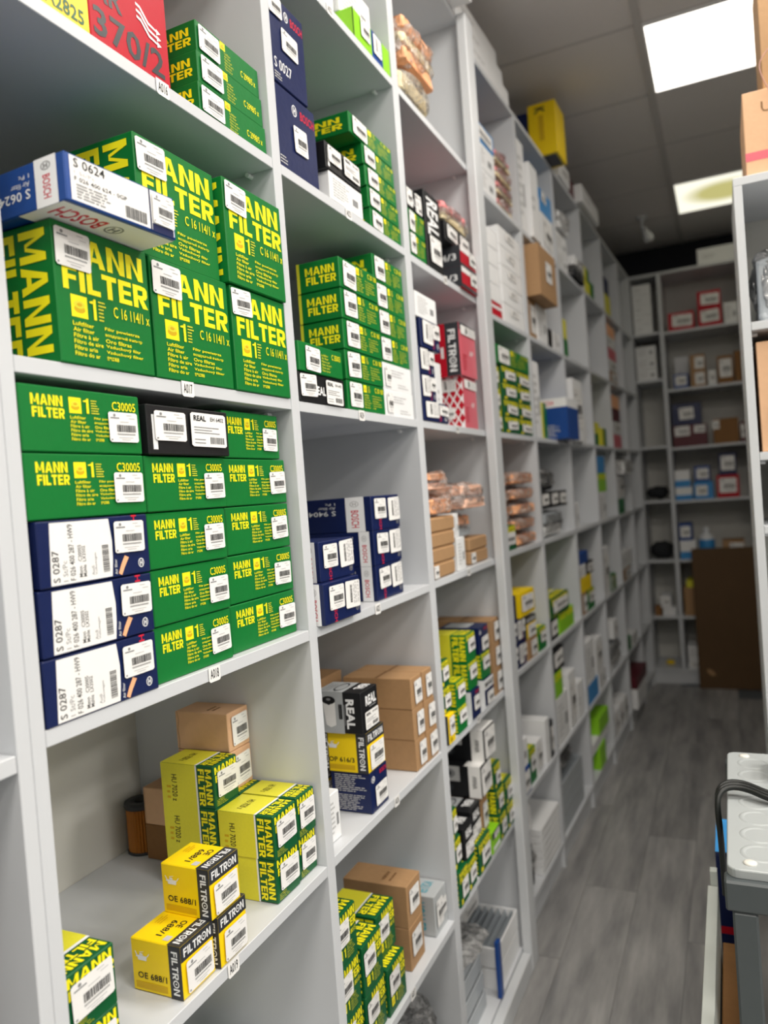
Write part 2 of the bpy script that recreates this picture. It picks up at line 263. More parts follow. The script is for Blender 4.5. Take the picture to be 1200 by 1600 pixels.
def design(k):
    """-> (name, body material, printed items, stickers[(face,u0,v0,u1,v1,kind)])"""
    A = 'air_filter_carton'; O = 'oil_filter_carton'
    if k == 'c30005': return A, 'green', greenfront('C30005', .80), [('front', .69, .2, .96, .7, 'std')]
    if k == 'c16':
        f = 'front'
        return A, 'green', (mannfilter(f, .05, .53, .97, .93, bold=.03) + yellow_mark(f, .13, .34, .29, .5) + one(f, .31, .345, .375, .5) + micro(f, 6, .4, .34, .48, .5, 'lime_yellow', 5) + [t(f, 'C 16 114/1 x', .56, .4, .97, .485, bold=.006)]
                + lines(f, LUFT, .13, .05, .42, .31, 'yellow', bold=.012) + lines(f, POW, .45, .05, .86, .31, 'yellow', bold=.012)
                + mannfilter('side', .42, .04, .94, .95, rot=-90, bold=.03) + [r('side', 0, 0, .1, 1, 'lime_yellow')]), [('front', .02, .7, .36, .97, 'std')]
    if k == 'c2998':
        f = 'front'
        return A, 'green', (mannfilter('side', .55, .25, .95, .8, bold=.03) + [t(f, 'C 2998/5 x', .68, .3, .93, .52, bold=.01)] + lines(f, LUFT, .42, .08, .56, .68, 'lime_yellow') + yellow_mark(f, .36, .7, .44, .95)), [('front', .03, .12, .34, .9, 'std')]
    if k == 'green_long':
        f = 'front'
        return A, 'green', (mannfilter('side', .2, .22, .92, .8, bold=.03) + yellow_mark(f, .42, .68, .5, .93) + micro(f, 5, .53, .68, .6, .92, 'lime_yellow', 3) + [t(f, 'C 30 180', .72, .72, .96, .9, bold=.006)] + lines(f, LUFT, .42, .1, .6, .62, 'lime_yellow', bold=.004) + lines(f, POW, .64, .1, .9, .62, 'lime_yellow', bold=.004)
                + [r('side', 0, 0, .07, 1, 'lime_yellow')]), [('front', .06, .1, .37, .93, 'std')]
    if k == 'green_small': return A, 'green', [t('front', 'C 35003', .74, .62, .95, .82, bold=.006)] + lines('front', LUFT, .5, .1, .72, .75, 'lime_yellow', bold=.004), [('front', .14, .08, .46, .9, 'std')]
    if k in ('hu7020', 'hu_plain'):
        it = [r('side', 0, 0, .66, 1, 'lime_yellow'), r('side', .66, 0, .69, 1, 'white'), r('top', 0, .33, 1, 1, 'lime_yellow'), r('top', 0, .3, 1, .34, 'white')]
        it += mannfilter('side', .715, .06, .965, .93, rot=-90) + mannfilter('top', .06, .04, .94, .27, rot=180) + mannfilter('front', .05, .6, .97, .96)
        it += [t('side', 'HU 7020 z', .2, .1, .3, .74, 'ink', -90, .004), t('top', 'HU 7020 z', .2, .62, .75, .74, 'ink', 180, .0)] + micro('side', 3, .1, .12, .18, .5, 'ochre', 2)
        it += lines('front', LUFT[:4], .08, .04, .5, .2, 'lime_yellow')
        return O, 'green_dark', it, [('front', .1, .24, .92, .84, 'std')]
    if k == 'pu':
        it = [r('top', 0, .42, 1, 1, 'lime_yellow'), r('top', 0, .39, 1, .42, 'white'), r('side', 0, 0, .58, 1, 'lime_yellow')]
        it += mannfilter('top', .08, .05, .92, .36, rot=180) + mannfilter('side', .62, .06, .95, .94, rot=-90) + mannfilter('front', .3, .6, .97, .96)
        it += [t('front', 'PU 8015', .55, .46, .95, .55, bold=.005)] + yellow_mark('front', .14, .16, .3, .34) + one('front', .35, .16, .43, .34) + lines('front', LUFT, .5, .08, .85, .38, 'lime_yellow')
        return O, 'green_dark', it, [('front', .05, .4, .62, .86, 'std')]
    if k == 'w7052':
        it = [r('side', 0, 0, .62, 1, 'lime_yellow'), r('top', 0, .38, 1, 1, 'lime_yellow'), t('side', 'W 7052', .12, .1, .22, .6, 'ink', -90, .004)] + mannfilter('side', .66, .05, .97, .94, rot=-90) + mannfilter('front', .04, .74, .96, .99) + mannfilter('top', .06, .05, .94, .34, rot=180)
        return O, 'green', it, [('front', .16, .36, .92, .84, 'std')]
    if k == 'gtext':   # small green oil filter cartons, yellow letters on top and front
        it = mannfilter('top', .05, .1, .95, .9, rot=180) + mannfilter('front', .04, .66, .97, .97) + mannfilter('side', .55, .05, .95, .94, rot=-90) + yellow_mark('front', .12, .06, .3, .2)
        return O, 'green_dark', it, [('front', .22, .22, .92, .72, 'std')]
    if k in ('oe688', 'op616'):
        nm = 'OE 688/1' if k == 'oe688' else 'OP 616/3'
        it = [r('side', .76, 0, 1, 1, 'charcoal'), r('top', 0, 0, 1, .26, 'charcoal'), r('front', 0, .7, 1, 1, 'charcoal'), r('side', .07, .07, .7, .19, 'ochre')]
        if k == 'op616': it += [r('side', 0, 0, .12, 1, 'charcoal'), t('side', 'FILTRON', .02, .08, .1, .94, 'white', -90, .02)]
        it += [t('side', nm, .12, .26, .7, .38, 'ink', 0, .012), t('side', 'FILTRON', .82, .08, .94, .9, 'white', -90, .025), t('front', 'FILTRON', .08, .77, .92, .93, 'white', 0, .025), t('top', 'FILTRON', .08, .07, .92, .2, 'white', 180, .025)]
        it += [t('top', nm[:2], .55, .34, .8, .46, 'ink', 180, .012), t('top', nm[3:], .2, .5, .75, .62, 'ink', 180, .01), r('top', .1, .3, .26, .42, 'pale_ink')] + oilcan('side', .1, .6, .38, .78) + micro('top', 3, .55, .75, .9, .9, 'ochre', 4)
        return O, 'filtron_yellow', it, [('front', .12, .06, .92, .66, 'std')]
    if k == 'filtron_low': return O, 'filtron_yellow', [r('side', .8, 0, 1, 1, 'charcoal'), t('front', 'OP', .2, .06, .5, .2, 'ink')], [('front', .14, .3, .9, .92, 'std')]
    if k == 's0287':
        f = 'front'
        it = [('p', f, [(.08, .03), (.61, .03), (.625, .3), (.63, .6), (.61, .97), (.1, .97)], 'paper')]
        it += [t(f, 'S 0287', .1, .07, .155, .55, 'ink', 90, .008), t(f, '1 St/Pc', .18, .07, .22, .38, 'grey_ink', 90, .0), t(f, 'F 026 400 287 - HW9', .24, .07, .285, .93, 'ink', 90, .004), t(f, 'Mann   C30005', .315, .1, .345, .6, 'ink', 90, .004), t(f, 'Mahle  LX3502', .35, .1, .38, .58, 'ink', 90, .004), t(f, 'Audi', .425, .1, .45, .25, 'grey_ink', 90, 0.), t(f, 'Volkswagen', .455, .1, .48, .45, 'grey_ink', 90, 0.)]
        rr = random.Random(4); y = .12
        while y < .55: h = rr.choice([.006, .01, .016]); it.append(('m', f, .53, y, .59, y+h, 'ink')); y += h+rr.choice([.006, .01])
        it += [t(f, 'BOSCH', .83, .4, .885, 1.0, 'bosch_red', 90, .03), ('p', f, [(.67, .06), (.7, .02), (.73, .14), (.78, .3), (.74, .34), (.7, .2)], 'orange'), t(f, 'Air filter', .635, .05, .66, .3, 'white', 90, 0.)] + roundel(f, .9, .18, .03, .08)
        return A, 'navy', it, [('front', .66, .38, .955, .9, 'std')]
    if k == 's0624':
        f = 'front'
        it = [r(f, .04, .05, .98, .96, 'paper'), r(f, .735, .02, .75, .98, 'navy'), r(f, .755, .02, .97, .2, 'navy'), r('side', .73, 0, .93, 1, 'white'), r('bottom', 0, .55, 1, .97, 'paper')]
        it += [t(f, 'S 0624', .07, .74, .33, .93, 'ink', 0, .006), t(f, '1 St/Pc', .07, .6, .24, .68, 'pale_ink', 0, 0.), t(f, 'F 026 400 624 - 0GP', .07, .46, .52, .55, 'ink', 0, .002)] + micro(f, 5, .08, .1, .45, .42, 'grey_ink', 8)
        x = .5
        rr = random.Random(3)
        while x < .7: q = rr.choice([.004, .007, .01]); it.append(('m', f, x, .1, x+q, .36, 'ink')); x += q+.006
        it += [t('side', 'S 0624', .38, .28, .68, .48, 'white', 180, .01), t('side', 'Air filter', .5, .53, .68, .64, 'white', 180, .0), t('side', '1 Pc', .58, .7, .68, .79, 'white', 180, .0), t('side', 'BOSCH', .8, .16, .87, .64, 'bosch_red', -90, .012)] + roundel('side', .835, .82, .045, .09, 'grey_ink')
        it += [t('bottom', 'BOSCH', .06, .74, .45, .9, 'bosch_red', 180, .02)] + roundel('bottom', .56, .82, .07, .07, 'grey_ink')
        return A, 'blue', it, [('front', .765, .22, .985, .92, 'std')]
    if k == 's9404':
        it = [r('side', .8, 0, .945, 1, 'white'), t('side', 'BOSCH', .84, .12, .9, .62, 'bosch_red', -90, .012), t('side', 'S 9404', .5, .5, .72, .64, 'white', 180, .01), t('side', 'Air filter', .58, .68, .72, .76, 'white', 180, 0.), t('side', '1 Pc', .64, .8, .72, .87, 'white', 180, 0.)] + roundel('side', .87, .8, .035, .09, 'pale_ink')
        it += [t('front', 'BOSCH', .24, .02, .32, .55, 'bosch_red', -90, .012)] + roundel('front', .9, .2, .05, .09, 'grey_ink')
        return A, 'navy', it, [('front', .1, .34, .5, .92, 'std'), ('front', .55, .25, .96, .93, 'bosch')]
    if k == 's0027': return A, 'navy', [t('front', 'BOSCH', .62, .8, .96, .9, 'bosch_red', 0, .02), t('front', 'S 0027', .08, .16, .55, .28, 'white', 0, .006)] + roundel('front', .5, .86, .06, .06) + micro('front', 3, .06, .03, .3, .12, 'pale_ink', 1), [('front', .3, .35, .72, .68, 'std')]
    if k == 's0027b': return A, 'navy', [t('front', 'BOSCH', .62, .76, .96, .87, 'bosch_red', 0, .02)] + roundel('front', .48, .82, .06, .07) + micro('front', 3, .06, .05, .26, .16, 'pale_ink', 1), [('front', .42, .32, .74, .64, 'std')]
    if k == 'navy_lbl': return A, 'navy', [t('front', 'BOSCH', .62, .06, .7, .4, 'bosch_red', -90, .01)] + roundel('front', .88, .2, .06, .1, 'pale_ink'), [('front', .08, .16, .58, .94, 'bosch'), ('front', .6, .4, .97, .92, 'std')]
    if k == 'navy_oil': return O, 'navy', [t('front', 'BOSCH', .55, .82, .95, .93, 'bosch_red', 0, .02)] + roundel('front', .15, .8, .1, .08) + micro('side', 9, .1, .5, .9, .95, 'pale_ink', 5) + micro('side', 9, .1, .05, .9, .45, 'pale_ink', 6) + [r('top', .1, .3, .9, .9, 'voller_grey')], [('front', .2, .12, .9, .62, 'std')]
    if k == 'bosch_white': return O, 'navy', [r('side', 0, 0, 1, 1, 'white'), t('side', 'BOSCH', .6, .1, .85, .8, 'bosch_red', -90, .02), t('front', 'BOSCH', .5, .84, .95, .94, 'bosch_red', 0, .02)], [('front', .25, .3, .85, .8, 'std')]
    if k == 'mahle': return O, 'navy', [r('front', 0, .62, 1, 1, 'white'), t('front', 'MAHLE', .08, .7, .95, .9, 'ink', 0, .04), r('side', 0, 0, 1, 1, 'white')], [('front', .2, .04, .9, .5, 'std')]
    if k == 'real_flat': return A, 'black', [r('front', .05, .1, .1, .8, 'white')], [('front', .06, .3, .42, .9, 'std'), ('front', .5, .2, .96, .93, 'real')]
    if k == 'real_mid': return A, 'black', [t('front', 'REAL', .3, .3, .55, .6, 'white', 0, .03)], [('front', .02, .15, .36, .9, 'std'), ('front', .55, .06, .93, .9, 'real')]
    if k == 'real_tall': return A, 'black', [t('front', 'REAL', .15, .45, .85, .93, 'white', -90, .03), r('side', .05, .1, .6, .6, 'paper')], [('front', .2, .08, .9, .42, 'std')]
    if k == 'real_box':
        it = [r('side', 0, 0, .6, 1, 'voller_grey'), r('top', 0, .4, 1, 1, 'voller_grey'), t('side', 'REAL', .66, .12, .84, .84, 'white', -90, .04), ('m', 'side', .612, .2, .63, .7, 'grey_ink'), t('front', 'REAL', .25, .62, .88, .86, 'white', 0, .04), ('m', 'front', .45, .56, .85, .585, 'grey_ink'), t('top', 'REAL', .35, .1, .9, .3, 'white', 180, .04)]
        it += [('c', 'side', .28, .78, .15, .1, 'black'), ('p', 'side', [(.14, .76), (.2, .2), (.3, .14), (.42, .2), (.42, .76), (.28, .68)], 'paper'), ('c', 'side', .28, .8, .15, .1, 'black'), ('c', 'side', .28, .82, .05, .03, 'grey_ink'), ('c', 'side', .05, .42, .08, .09, 'metal_dark'), ('p', 'side', [(-.0, .4), (0, .08), (.1, .08), (.13, .4)], 'charcoal'), ('c', 'side', .06, .43, .05, .05, 'pale_ink', .6), ('c', 'top', .5, .6, .4, .12, 'charcoal', .8)] + micro('side', 1, .5, .1, .58, .95, 'ink', 2) + micro('top', 4, .1, .75, .9, .95, 'grey_ink', 2)
        return O, 'black', it, [('front', .12, .08, .92, .5, 'real')]
    if k == 'vivav':
        it = [r('side', .78, 0, 1, 1, 'paper'), t('side', 'VIVAV', .85, .3, .93, .7, 'ink', 90, .03), r('side', .1, .5, .62, .98, 'pale_ink'), ('c', 'side', .28, .86, .1, .12, 'black'), ('c', 'side', .28, .86, .05, .06, 'paper'), ('c', 'side', .4, .75, .14, .16, 'grey_ink'), ('c', 'side', .4, .75, .07, .09, 'charcoal'), ('c', 'side', .35, .3, .14, .16, 'charcoal'), ('c', 'side', .35, .3, .08, .1, 'grey_ink', .8), r('top', 0, 0, 1, .3, 'paper')]
        return 'spare_part_carton', 'black', it, [('front', .05, .05, .95, .95, 'std')]
    if k == 'red_ar':
        f = 'front'
        it = [t(f, 'AR', .03, .26, .4, .38, 'charcoal', 0, .03), t(f, '370/2', .04, .07, .92, .22, 'charcoal', 0, .02)]
        for j in range(3):
            y_ = .40-.035*j; it.append(('p', f, [(.58, y_), (.64, y_-.005), (.74, y_-.06), (.86, y_-.075), (.86, y_-.086), (.73, y_-.075), (.63, y_-.02), (.58, y_-.014)], 'white')); it.append(('p', f, [(.84, y_-.065), (.9, y_-.08), (.84, y_-.098)], 'white'))
        return A, 'red', it, [('front', .1, .37, .45, .55, 'std')]
    if k == 'yellow_a': return A, 'filtron_yellow', [t('front', 'A2825', .56, .06, .94, .15, 'green_dark', 0, .02)], []
    if k == 'filtron_red':
        it = [r('side', .52, 0, .98, 1, 'charcoal'), t('side', 'FILTRON', .62, .08, .86, .88, 'white', -90, .025), r('front', 0, .86, 1, 1, 'charcoal')] + micro('side', 1, .35, .2, .45, .7, 'white', 2) + [t('front', 'AP', .55, .42, .8, .52, 'white', 0, .01)] + micro('front', 6, .12, .1, .4, .42, 'red', 2)
        return A, 'rose', [r('side', 0, 0, .52, 1, 'red')]+it, [('front', .06, .78, .98, .95, 'bosch')]
    if k == 'lattice':
        it = [r('side', 0, 0, 1, 1, 'white')]
        for i in range(4):
            for j in range(8):
                cx_ = (i+.5+(j % 2)*.5)/4.3; cy_ = (j+.5)/8
                if cx_ < .95: it.append(('d', 'side', [(cx_-.09, cy_), (cx_, cy_-.1), (cx_+.09, cy_), (cx_, cy_+.1)], 'red'))
        return A, 'rose', it+micro('front', 6, .12, .1, .4, .42, 'red', 2)+[t('front', 'AP', .55, .42, .8, .52, 'white', 0, .01)], [('front', .06, .8, .98, .97, 'bosch'), ('side', .3, .72, .8, .97, 'bosch'), ('side', .35, .18, .75, .4, 'std')]
    if k == 'blackred':
        return 'brake_part_carton', 'red', [r('side', 0, 0, 1, 1, 'charcoal'), t('side', '04/3', .4, .3, .9, .62, 'white', 0, .01), r('front', 0, 0, 1, .16, 'charcoal'), r('front', 0, .74, 1, 1, 'paper')], [('front', .55, .3, .98, .95, 'std')]
    if k == 'kraft': return 'kraft_carton', 'kraft', [r('top', 0, .48, 1, .52, 'kraft_line')], [('front', .3, .12, .94, .86, 'std')]
    if k == 'kraft_bare': return 'kraft_carton', 'kraft', [r('top', 0, .48, 1, .52, 'kraft_line')], []
    if k == 'kraft_round': return 'kraft_carton', 'kraft', [], []
    if k == 'kraft_mark': return 'kraft_carton', 'kraft', [t('top', 'ARMA', .2, .38, .7, .44, 'kraft_line', 180, .03)] + micro('top', 1, .2, .26, .7, .34, 'kraft_line', 2), [('front', .1, .3, .78, .86, 'std')]
    if k == 'pink': return 'kraft_carton', 'kraft_pale', [('p', 'side', [(.04, 0), (.055, .25), (.035, .5), (.06, .8), (.04, 1), (.045, 1), (.067, .8), (.042, .5), (.062, .25), (.047, 0)], 'kraft_line')] + micro('top', 2, .2, .3, .8, .5, 'kraft_line', 3), [('front', .16, .1, .92, .86, 'std')]
    if k == 'kraft_dk': return 'kraft_carton', 'kraft_dark', [], []
    if k == 'white': return 'white_carton', 'white', micro('front', 3, .3, .5, .75, .8, 'pale_ink', 2) + micro('front', 2, .5, .1, .9, .3, 'pale_ink', 4), [('front', .06, .12, .26, .88, 'std')]
    if k == 'white_lines': return 'white_carton', 'white', micro('front', 7, .1, .15, .6, .85, 'pale_ink', 9) + [r('front', .68, .3, .85, .55, 'grey_ink')], []
    if k == 'white_plain': return 'white_carton', 'white', micro('front', 2, .15, .35, .6, .6, 'pale_ink', 3), []
    if k == 'voller': return 'spare_part_carton', 'voller_grey', [t('top', 'VOLLER', .15, .2, .85, .42, 'teal', 180, .012), t('side', 'VOLLER', .55, .1, .8, .85, 'teal', -90, .012), r('top', 0, .78, 1, 1, 'teal')], [('front', .12, .2, .62, .84, 'std'), ('front', .4, .3, .92, .7, 'std')]
    if k == 'limebox': return 'oil_filter_carton', 'lime', [r('front', 0, .66, 1, 1, 'charcoal'), r('front', .1, .1, .9, .3, 'white')], [('front', .2, .68, .8, .96, 'bosch')]
    if k == 'lime_top': return 'spare_part_carton', 'lime', [t('side', '20', .4, .65, .8, .85, 'white', 0, .02), r('front', .48, 0, .78, 1, 'blue'), r('front', .0, 0, .02, 1, 'black')], [('front', .2, .3, .44, .95, 'std'), ('front', .52, .2, .74, .9, 'bosch')]
    if k == 'battery': return 'battery_carton', 'blue', [r('side', 0, .78, 1, 1, 'white'), r('front', 0, .78, 1, 1, 'white'), t('side', 'BOSCH', .3, .83, .72, .94, 'bosch_red', 0, .02)] + micro('side', 8, .05, .06, .4, .38, 'pale_ink', 3) + micro('side', 8, .45, .06, .85, .36, 'pale_ink', 4), []
    if k == 'yel_k': return 'spare_part_carton', 'filtron_yellow', [t('side', 'K', .25, .8, .62, .92, 'ink', -90, .03), r('side', .38, .28, .56, .76, 'ochre'), r('bottom', .1, .1, .9, .9, 'charcoal')], []
    if k == 'navy_teal': return 'spare_part_carton', 'navy', [r('top', 0, 0, 1, 1, 'skyblue'), r('side', 0, .78, 1, .8, 'red')], []
    # plain stock cartons far down the aisle: colour, label
    base, *rest = k.split('+'); lab = [('front', .12, .2, .9, .86, 'std')] if 'l' in rest else ([('front', .1, .1, .92, .55, 'bosch')] if 'b' in rest else [])
    it = []
    if 'band' in rest: it = [r('front', 0, .55, 1, .75, 'white'), r('side', 0, .55, 1, .75, 'white')]
    if 'top' in rest: it = [r('front', 0, .0, 1, .4, 'skyblue')]
    if 'dark' in rest: it = [r('front', .55, 0, 1, 1, 'green')]
    if 'txt' in rest: it = mannfilter('side', .5, .05, .95, .94, rot=-90) + mannfilter('front', .05, .66, .95, .96)
    nm = {'white': 'white_carton', 'kraft': 'kraft_carton', 'kraft_dark': 'kraft_carton'}.get(base, 'stock_carton')
    return nm, base, it, lab
# ---- stickers: unit square in (y,z), facing +x
def sticker_mesh(kind):
    p = Print(); I = []; f = 'front'; rr = random.Random({'std': 3, 'bosch': 5, 'real': 9}[kind])
    c = .05
    I.append(('p', f, [(c, 0), (1-c, 0), (1, c), (1, 1-c), (1-c, 1), (c, 1), (0, 1-c), (0, c)], 'paper'))
    if kind == 'std':
        I += [r(f, .06, .785, .36, .825, 'grey_ink'), ('c', f, .2, .895, .04, .05, 'grey_ink')] + [r(f, a, b, a+w_, b+.022, 'pale_ink') for a, b, w_ in ((.62, .9, .18), (.7, .8, .2), (.38, .67, .3), (.3, .14, .5), (.4, .07, .3))]
        x = .26
        while x < .9: q = rr.choice([.01, .016, .026]); I.append(r(f, x, .34, x+q, .58, 'ink')); x += q+rr.choice([.012, .02])
        x = .26
        while x < .88: I.append(r(f, x, .24, x+.022, .29, 'grey_ink')); x += .035
        I += [r(f, .04, .05, .09, .1, 'grey_ink')]
    elif kind == 'bosch':
        y = .2
        while y < .85: q = rr.choice([.012, .02, .03]); I.append(r(f, .3, y, .45, y+q, 'ink')); y += q+.016
        for x in (.55, .64, .73, .86):
            y = .15
            while y < .9: q = rr.uniform(.05, .2); I.append(r(f, x, y, x+.03, min(.95, y+q), 'grey_ink' if x < .85 else 'ink')); y += q+.05
    else:
        I += [t(f, 'REAL', .08, .76, .42, .92, 'ink', 0, .03), t(f, 'EH 6402', .55, .78, .93, .9, 'ink', 0, .004)] + [r(f, a, b, a+w_, b+.025, 'grey_ink') for a, b, w_ in ((.08, .56, .7), (.08, .48, .5), (.08, .4, .72), (.08, .2, .3), (.08, .1, .3))]
        x = .52
        while x < .92: q = rr.choice([.012, .02]); I.append(r(f, x, .1, x+q, .3, 'ink')); x += q+.018
    o, u, v, n = Vector((0, 0, 0)), Vector((0, 1, 0)), Vector((0, 0, 1)), Vector((1, 0, 0))
    p2 = Print()
    FACES['unit'] = lambda W, H, D: (o, u, v, n)
    I = [(i[0], 'unit')+i[2:] for i in I]
    # two flat layers only: paper, then ink
    k = 0
    for it in I:
        p2.n['unit'] = 0 if k == 0 else 3; p2.items([it], 1, 1, 1); k += 1
    return p2.mesh('barcode_label' if kind != 'bosch' else 'carton_label')
STK = {}
def sticker(root, face, u0, v0, u1, v1, kind, W, H, D, rot=0., k=0):
    if kind not in STK: STK[kind] = sticker_mesh(kind)
    o_, u, v, n = FACES[face](W, H, D)
    so = obj('barcode_label' if kind == 'std' else 'printed_label', STK[kind], root)
    uu, vv = u.normalized(), v.normalized(); wu, wv = u.length*(u1-u0), v.length*(v1-v0)
    c, s = math.cos(rot), math.sin(rot); a = (uu*c+vv*s)*wu; b = (vv*c-uu*s)*wv
    org = o_+u*u0+v*v0+n*(.0022+.0003*k)
    m = Matrix((n, a, b)).transposed().to_4x4(); m.translation = org; so.matrix_local = m
    return so
LET = {}
FR = {'L': (0, 0, 0, 0), 'U': (0, 2.93, -.036, 2.93), 'B': (0, 5.75, -math.pi/2, 0), 'R': (.714, 1.9, -math.pi/2, 0)}
def frame_pt(fr, x, y):
    ox, oy, a, yb = FR[fr]; y -= yb; return ox+x*math.cos(a)-y*math.sin(a), oy+x*math.sin(a)+y*math.cos(a)
def bx(k, fr, y0, y1, z0, h, xf, d, label, group=None, rz=None, st=None, cat='carton', name=None, tilt=None):
    nm, body, items, stk = design(k)
    W, H, D = round(y1-y0, 3), round(h, 3), round(d, 3)
    if rz is None: rz = random.uniform(-.006, .006)
    X, Y = frame_pt(fr, xf-D/2, (y0+y1)/2)
    me = boxmesh(-D/2, D/2, -W/2, W/2, 0, H, body, .005 if k == 'kraft_round' else .0014, 'carton_body')
    o = obj(name or nm, me); o.location = (X, Y, z0+.0004); o.rotation_euler = (0, 0, FR[fr][2]+rz)
    if tilt: o.rotation_euler = (tilt[0], tilt[1], FR[fr][2]+rz)
    if items:
        for fc in ('front', 'side', 'top', 'bottom'):
            sub = [i for i in items if i[1] == fc]
            if not sub: continue
            big = [i for i in sub if i[0] == 'r' and (i[4]-i[2])*(i[5]-i[3]) > .05]
            for n_, i in enumerate(big):          # each large printed colour field is a part of its own
                key = (k, W, H, D, fc, n_)
                if key not in LET:
                    p = Print(); p.n[fc] = n_; p.items([i], W, H, D); LET[key] = p.mesh('colour_field')
                obj('colour_field', LET[key], o)
            sub = [i for i in sub if i not in big]
            wm = [i for i in sub if i[0] == 't' and i[2] in ('MANN', 'FILTER', 'FILTRON', 'BOSCH', 'REAL', 'VOLLER', 'MAHLE')]
            if wm:
                key = (k, W, H, D, fc, 'wm')
                if key not in LET:
                    p = Print(); p.n[fc] = len(big); p.items(wm, W, H, D); LET[key] = p.mesh('wordmark')
                obj('wordmark', LET[key], o)
            sub = [i for i in sub if i not in wm]
            if not sub: continue
            key = (k, W, H, D, fc)
            if key not in LET:
                p = Print(); p.n[fc] = len(big); p.items(sub, W, H, D); LET[key] = p.mesh(fc+'_print')
            obj(fc+'_print', LET[key], o)
    for j, q in enumerate(stk if st is None else st):
        dj = [q[0]]+[x+random.uniform(-.012, .012) if st is None else x for x in q[1:5]]
        du, dv = random.uniform(-.02, .02), random.uniform(-.02, .02)
        sticker(o, q[0], q[1]+du*(st is None), q[2]+dv*(st is None), q[3]+du*(st is None), q[4]+dv*(st is None), q[5], W, H, D, random.uniform(-.04, .04), j)
    return tag(o, label, cat, group)
# ------------------------------------------------------------------ room
H = 3.233
def struct(o): o['kind'] = 'structure'; return o
fl = struct(box('floor', -.45, 5.2, -3.4, 6.3, -.06, -.004, 'metal_dark', bev=0)); fl.location = (0, 0, 0)
fl.data = boxmesh(-.45, 5.2, -3.4, 6.3, -.06, -.004, 'metal_dark', 0)
pl_me = boxmesh(-.0905, .0905, -.6, .6, -.004, 0, 'kraft', .0006, 'plank'); pl_me.materials[0] = MATS['plank']
for i in range(18):
    for j in range(8):
        x, y = -.36+i*.182, -2.2+.6+(j-1)*1.202+(i*.47) % 1.2
        if y < -1.7 or y > 5.9 or x > 3.1: continue
        obj('plank', pl_me, fl, (x, y, 0))
ce = struct(obj('ceiling', boxmesh(-.45, 5.2, -3.4, 6.3, H+.012, H+.06, 'ceil', 0)))
GX = [-.752+.602*k for k in range(10)]; GY = [3.158+.6*k for k in range(-10, 6)]
LAMPS = [(.753, 3.458, 'led_far'), (.753, 5.258, 'led_old'), (.753, 1.658, 'led'), (.753, -.142, 'led'), (1.957, 1.658, 'led'), (1.957, -.142, 'led'), (3.161, 1.658, 'led_shop'), (3.161, -.142, 'led_shop'), (4.365, 1.658, 'led_shop'), (4.365, -.142, 'led_shop'), (.753, -1.942, 'led'), (1.957, -1.942, 'led')]
tile = boxmesh(-.296, .296, -.294, .294, 0, .012, 'ceil', .003, 'ceiling_tile')
for i in range(len(GX)-1):
    for y in GY:
        x = (GX[i]+GX[i+1])/2; yc = y+.3
        if x-.3 < -.46 or x+.3 > 5.2 or yc > 6.2 or yc < -3: continue
        if any(abs(x-a) < .2 and abs(yc-b) < .2 for a, b, _ in LAMPS): continue
        obj('ceiling_tile', tile, ce, (x, yc, H))
for x in GX[1:-1]: obj('t_bar', boxmesh(-.014, .014, -4.8, 4.8, 0, .012, 'tbar', .001), ce, (x, 1.45, H-.009))
cb = boxmesh(-2.8, 2.8, -.01, .01, 0, .008, 'tbar', .001)
for y in GY:
    if -3.3 < y < 6.2: obj('cross_bar', cb, ce, (2.37, y, H-.002))
wl = struct(obj('wall_left', boxmesh(-.5, -.45, -3.4, 6.3, 0, H+.06, 'plaster', 0)))
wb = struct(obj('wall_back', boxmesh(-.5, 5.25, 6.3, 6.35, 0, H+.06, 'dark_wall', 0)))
wr = struct(obj('wall_right', boxmesh(5.2, 5.25, -3.4, 6.3, 0, H+.06, 'wall_grey', 0)))
wn = struct(obj('wall_near', boxmesh(-.5, 5.25, -3.45, -3.4, 0, H+.06, 'wall_grey', 0)))
wp = struct(obj('light_block_wall', boxmesh(1.5, 1.6, 2.25, 6.3, 0, H+.01, 'wall_grey', 0)))  # unseen wall, added to block side light and keep the far aisle dark
LNAMES = ['bright square ceiling light panel above the aisle', 'yellowed dim ceiling light panel beyond the bright one', 'square ceiling light panel over the near shelves', 'square ceiling light panel behind the viewer', 'square ceiling light panel right of the near aisle', 'square ceiling light panel behind the viewer to the right', 'square ceiling light panel two tiles farther right', 'square ceiling light panel two tiles farther right, behind', 'square ceiling light panel at far right', 'square ceiling light panel at far right, behind', 'rearmost square ceiling light panel behind the viewer', 'rearmost square ceiling light panel behind and right']
for (x, y, m), nm in zip(LAMPS, LNAMES):
    e = empty('ceiling_light', (x, y, H-.006)); tag(e, nm, 'ceiling light', 'ceiling light panels')
    fr = [(-.296, -.28, -.296, .296), (.28, .296, -.296, .296), (-.28, .28, -.296, -.28), (-.28, .28, .28, .296)]
    bm = bmesh.new()
    for a in fr:
        k = bmesh.ops.create_cube(bm, size=1)['verts']
        for v in k: v.co = ((a[0]+a[1])/2+v.co.x*(a[1]-a[0]), (a[2]+a[3])/2+v.co.y*(a[3]-a[2]), .004+v.co.z*.012)
    me = bpy.data.meshes.new('lamp_frame'); bm.to_mesh(me); bm.free(); me.materials.append(MATS['white']); obj('lamp_frame', me, e)
    obj('diffuser', mesh('diffuser', [(-.28, -.28, 0), (.28, -.28, 0), (.28, .28, 0), (-.28, .28, 0)], [(3, 2, 1, 0)], [m]), e)
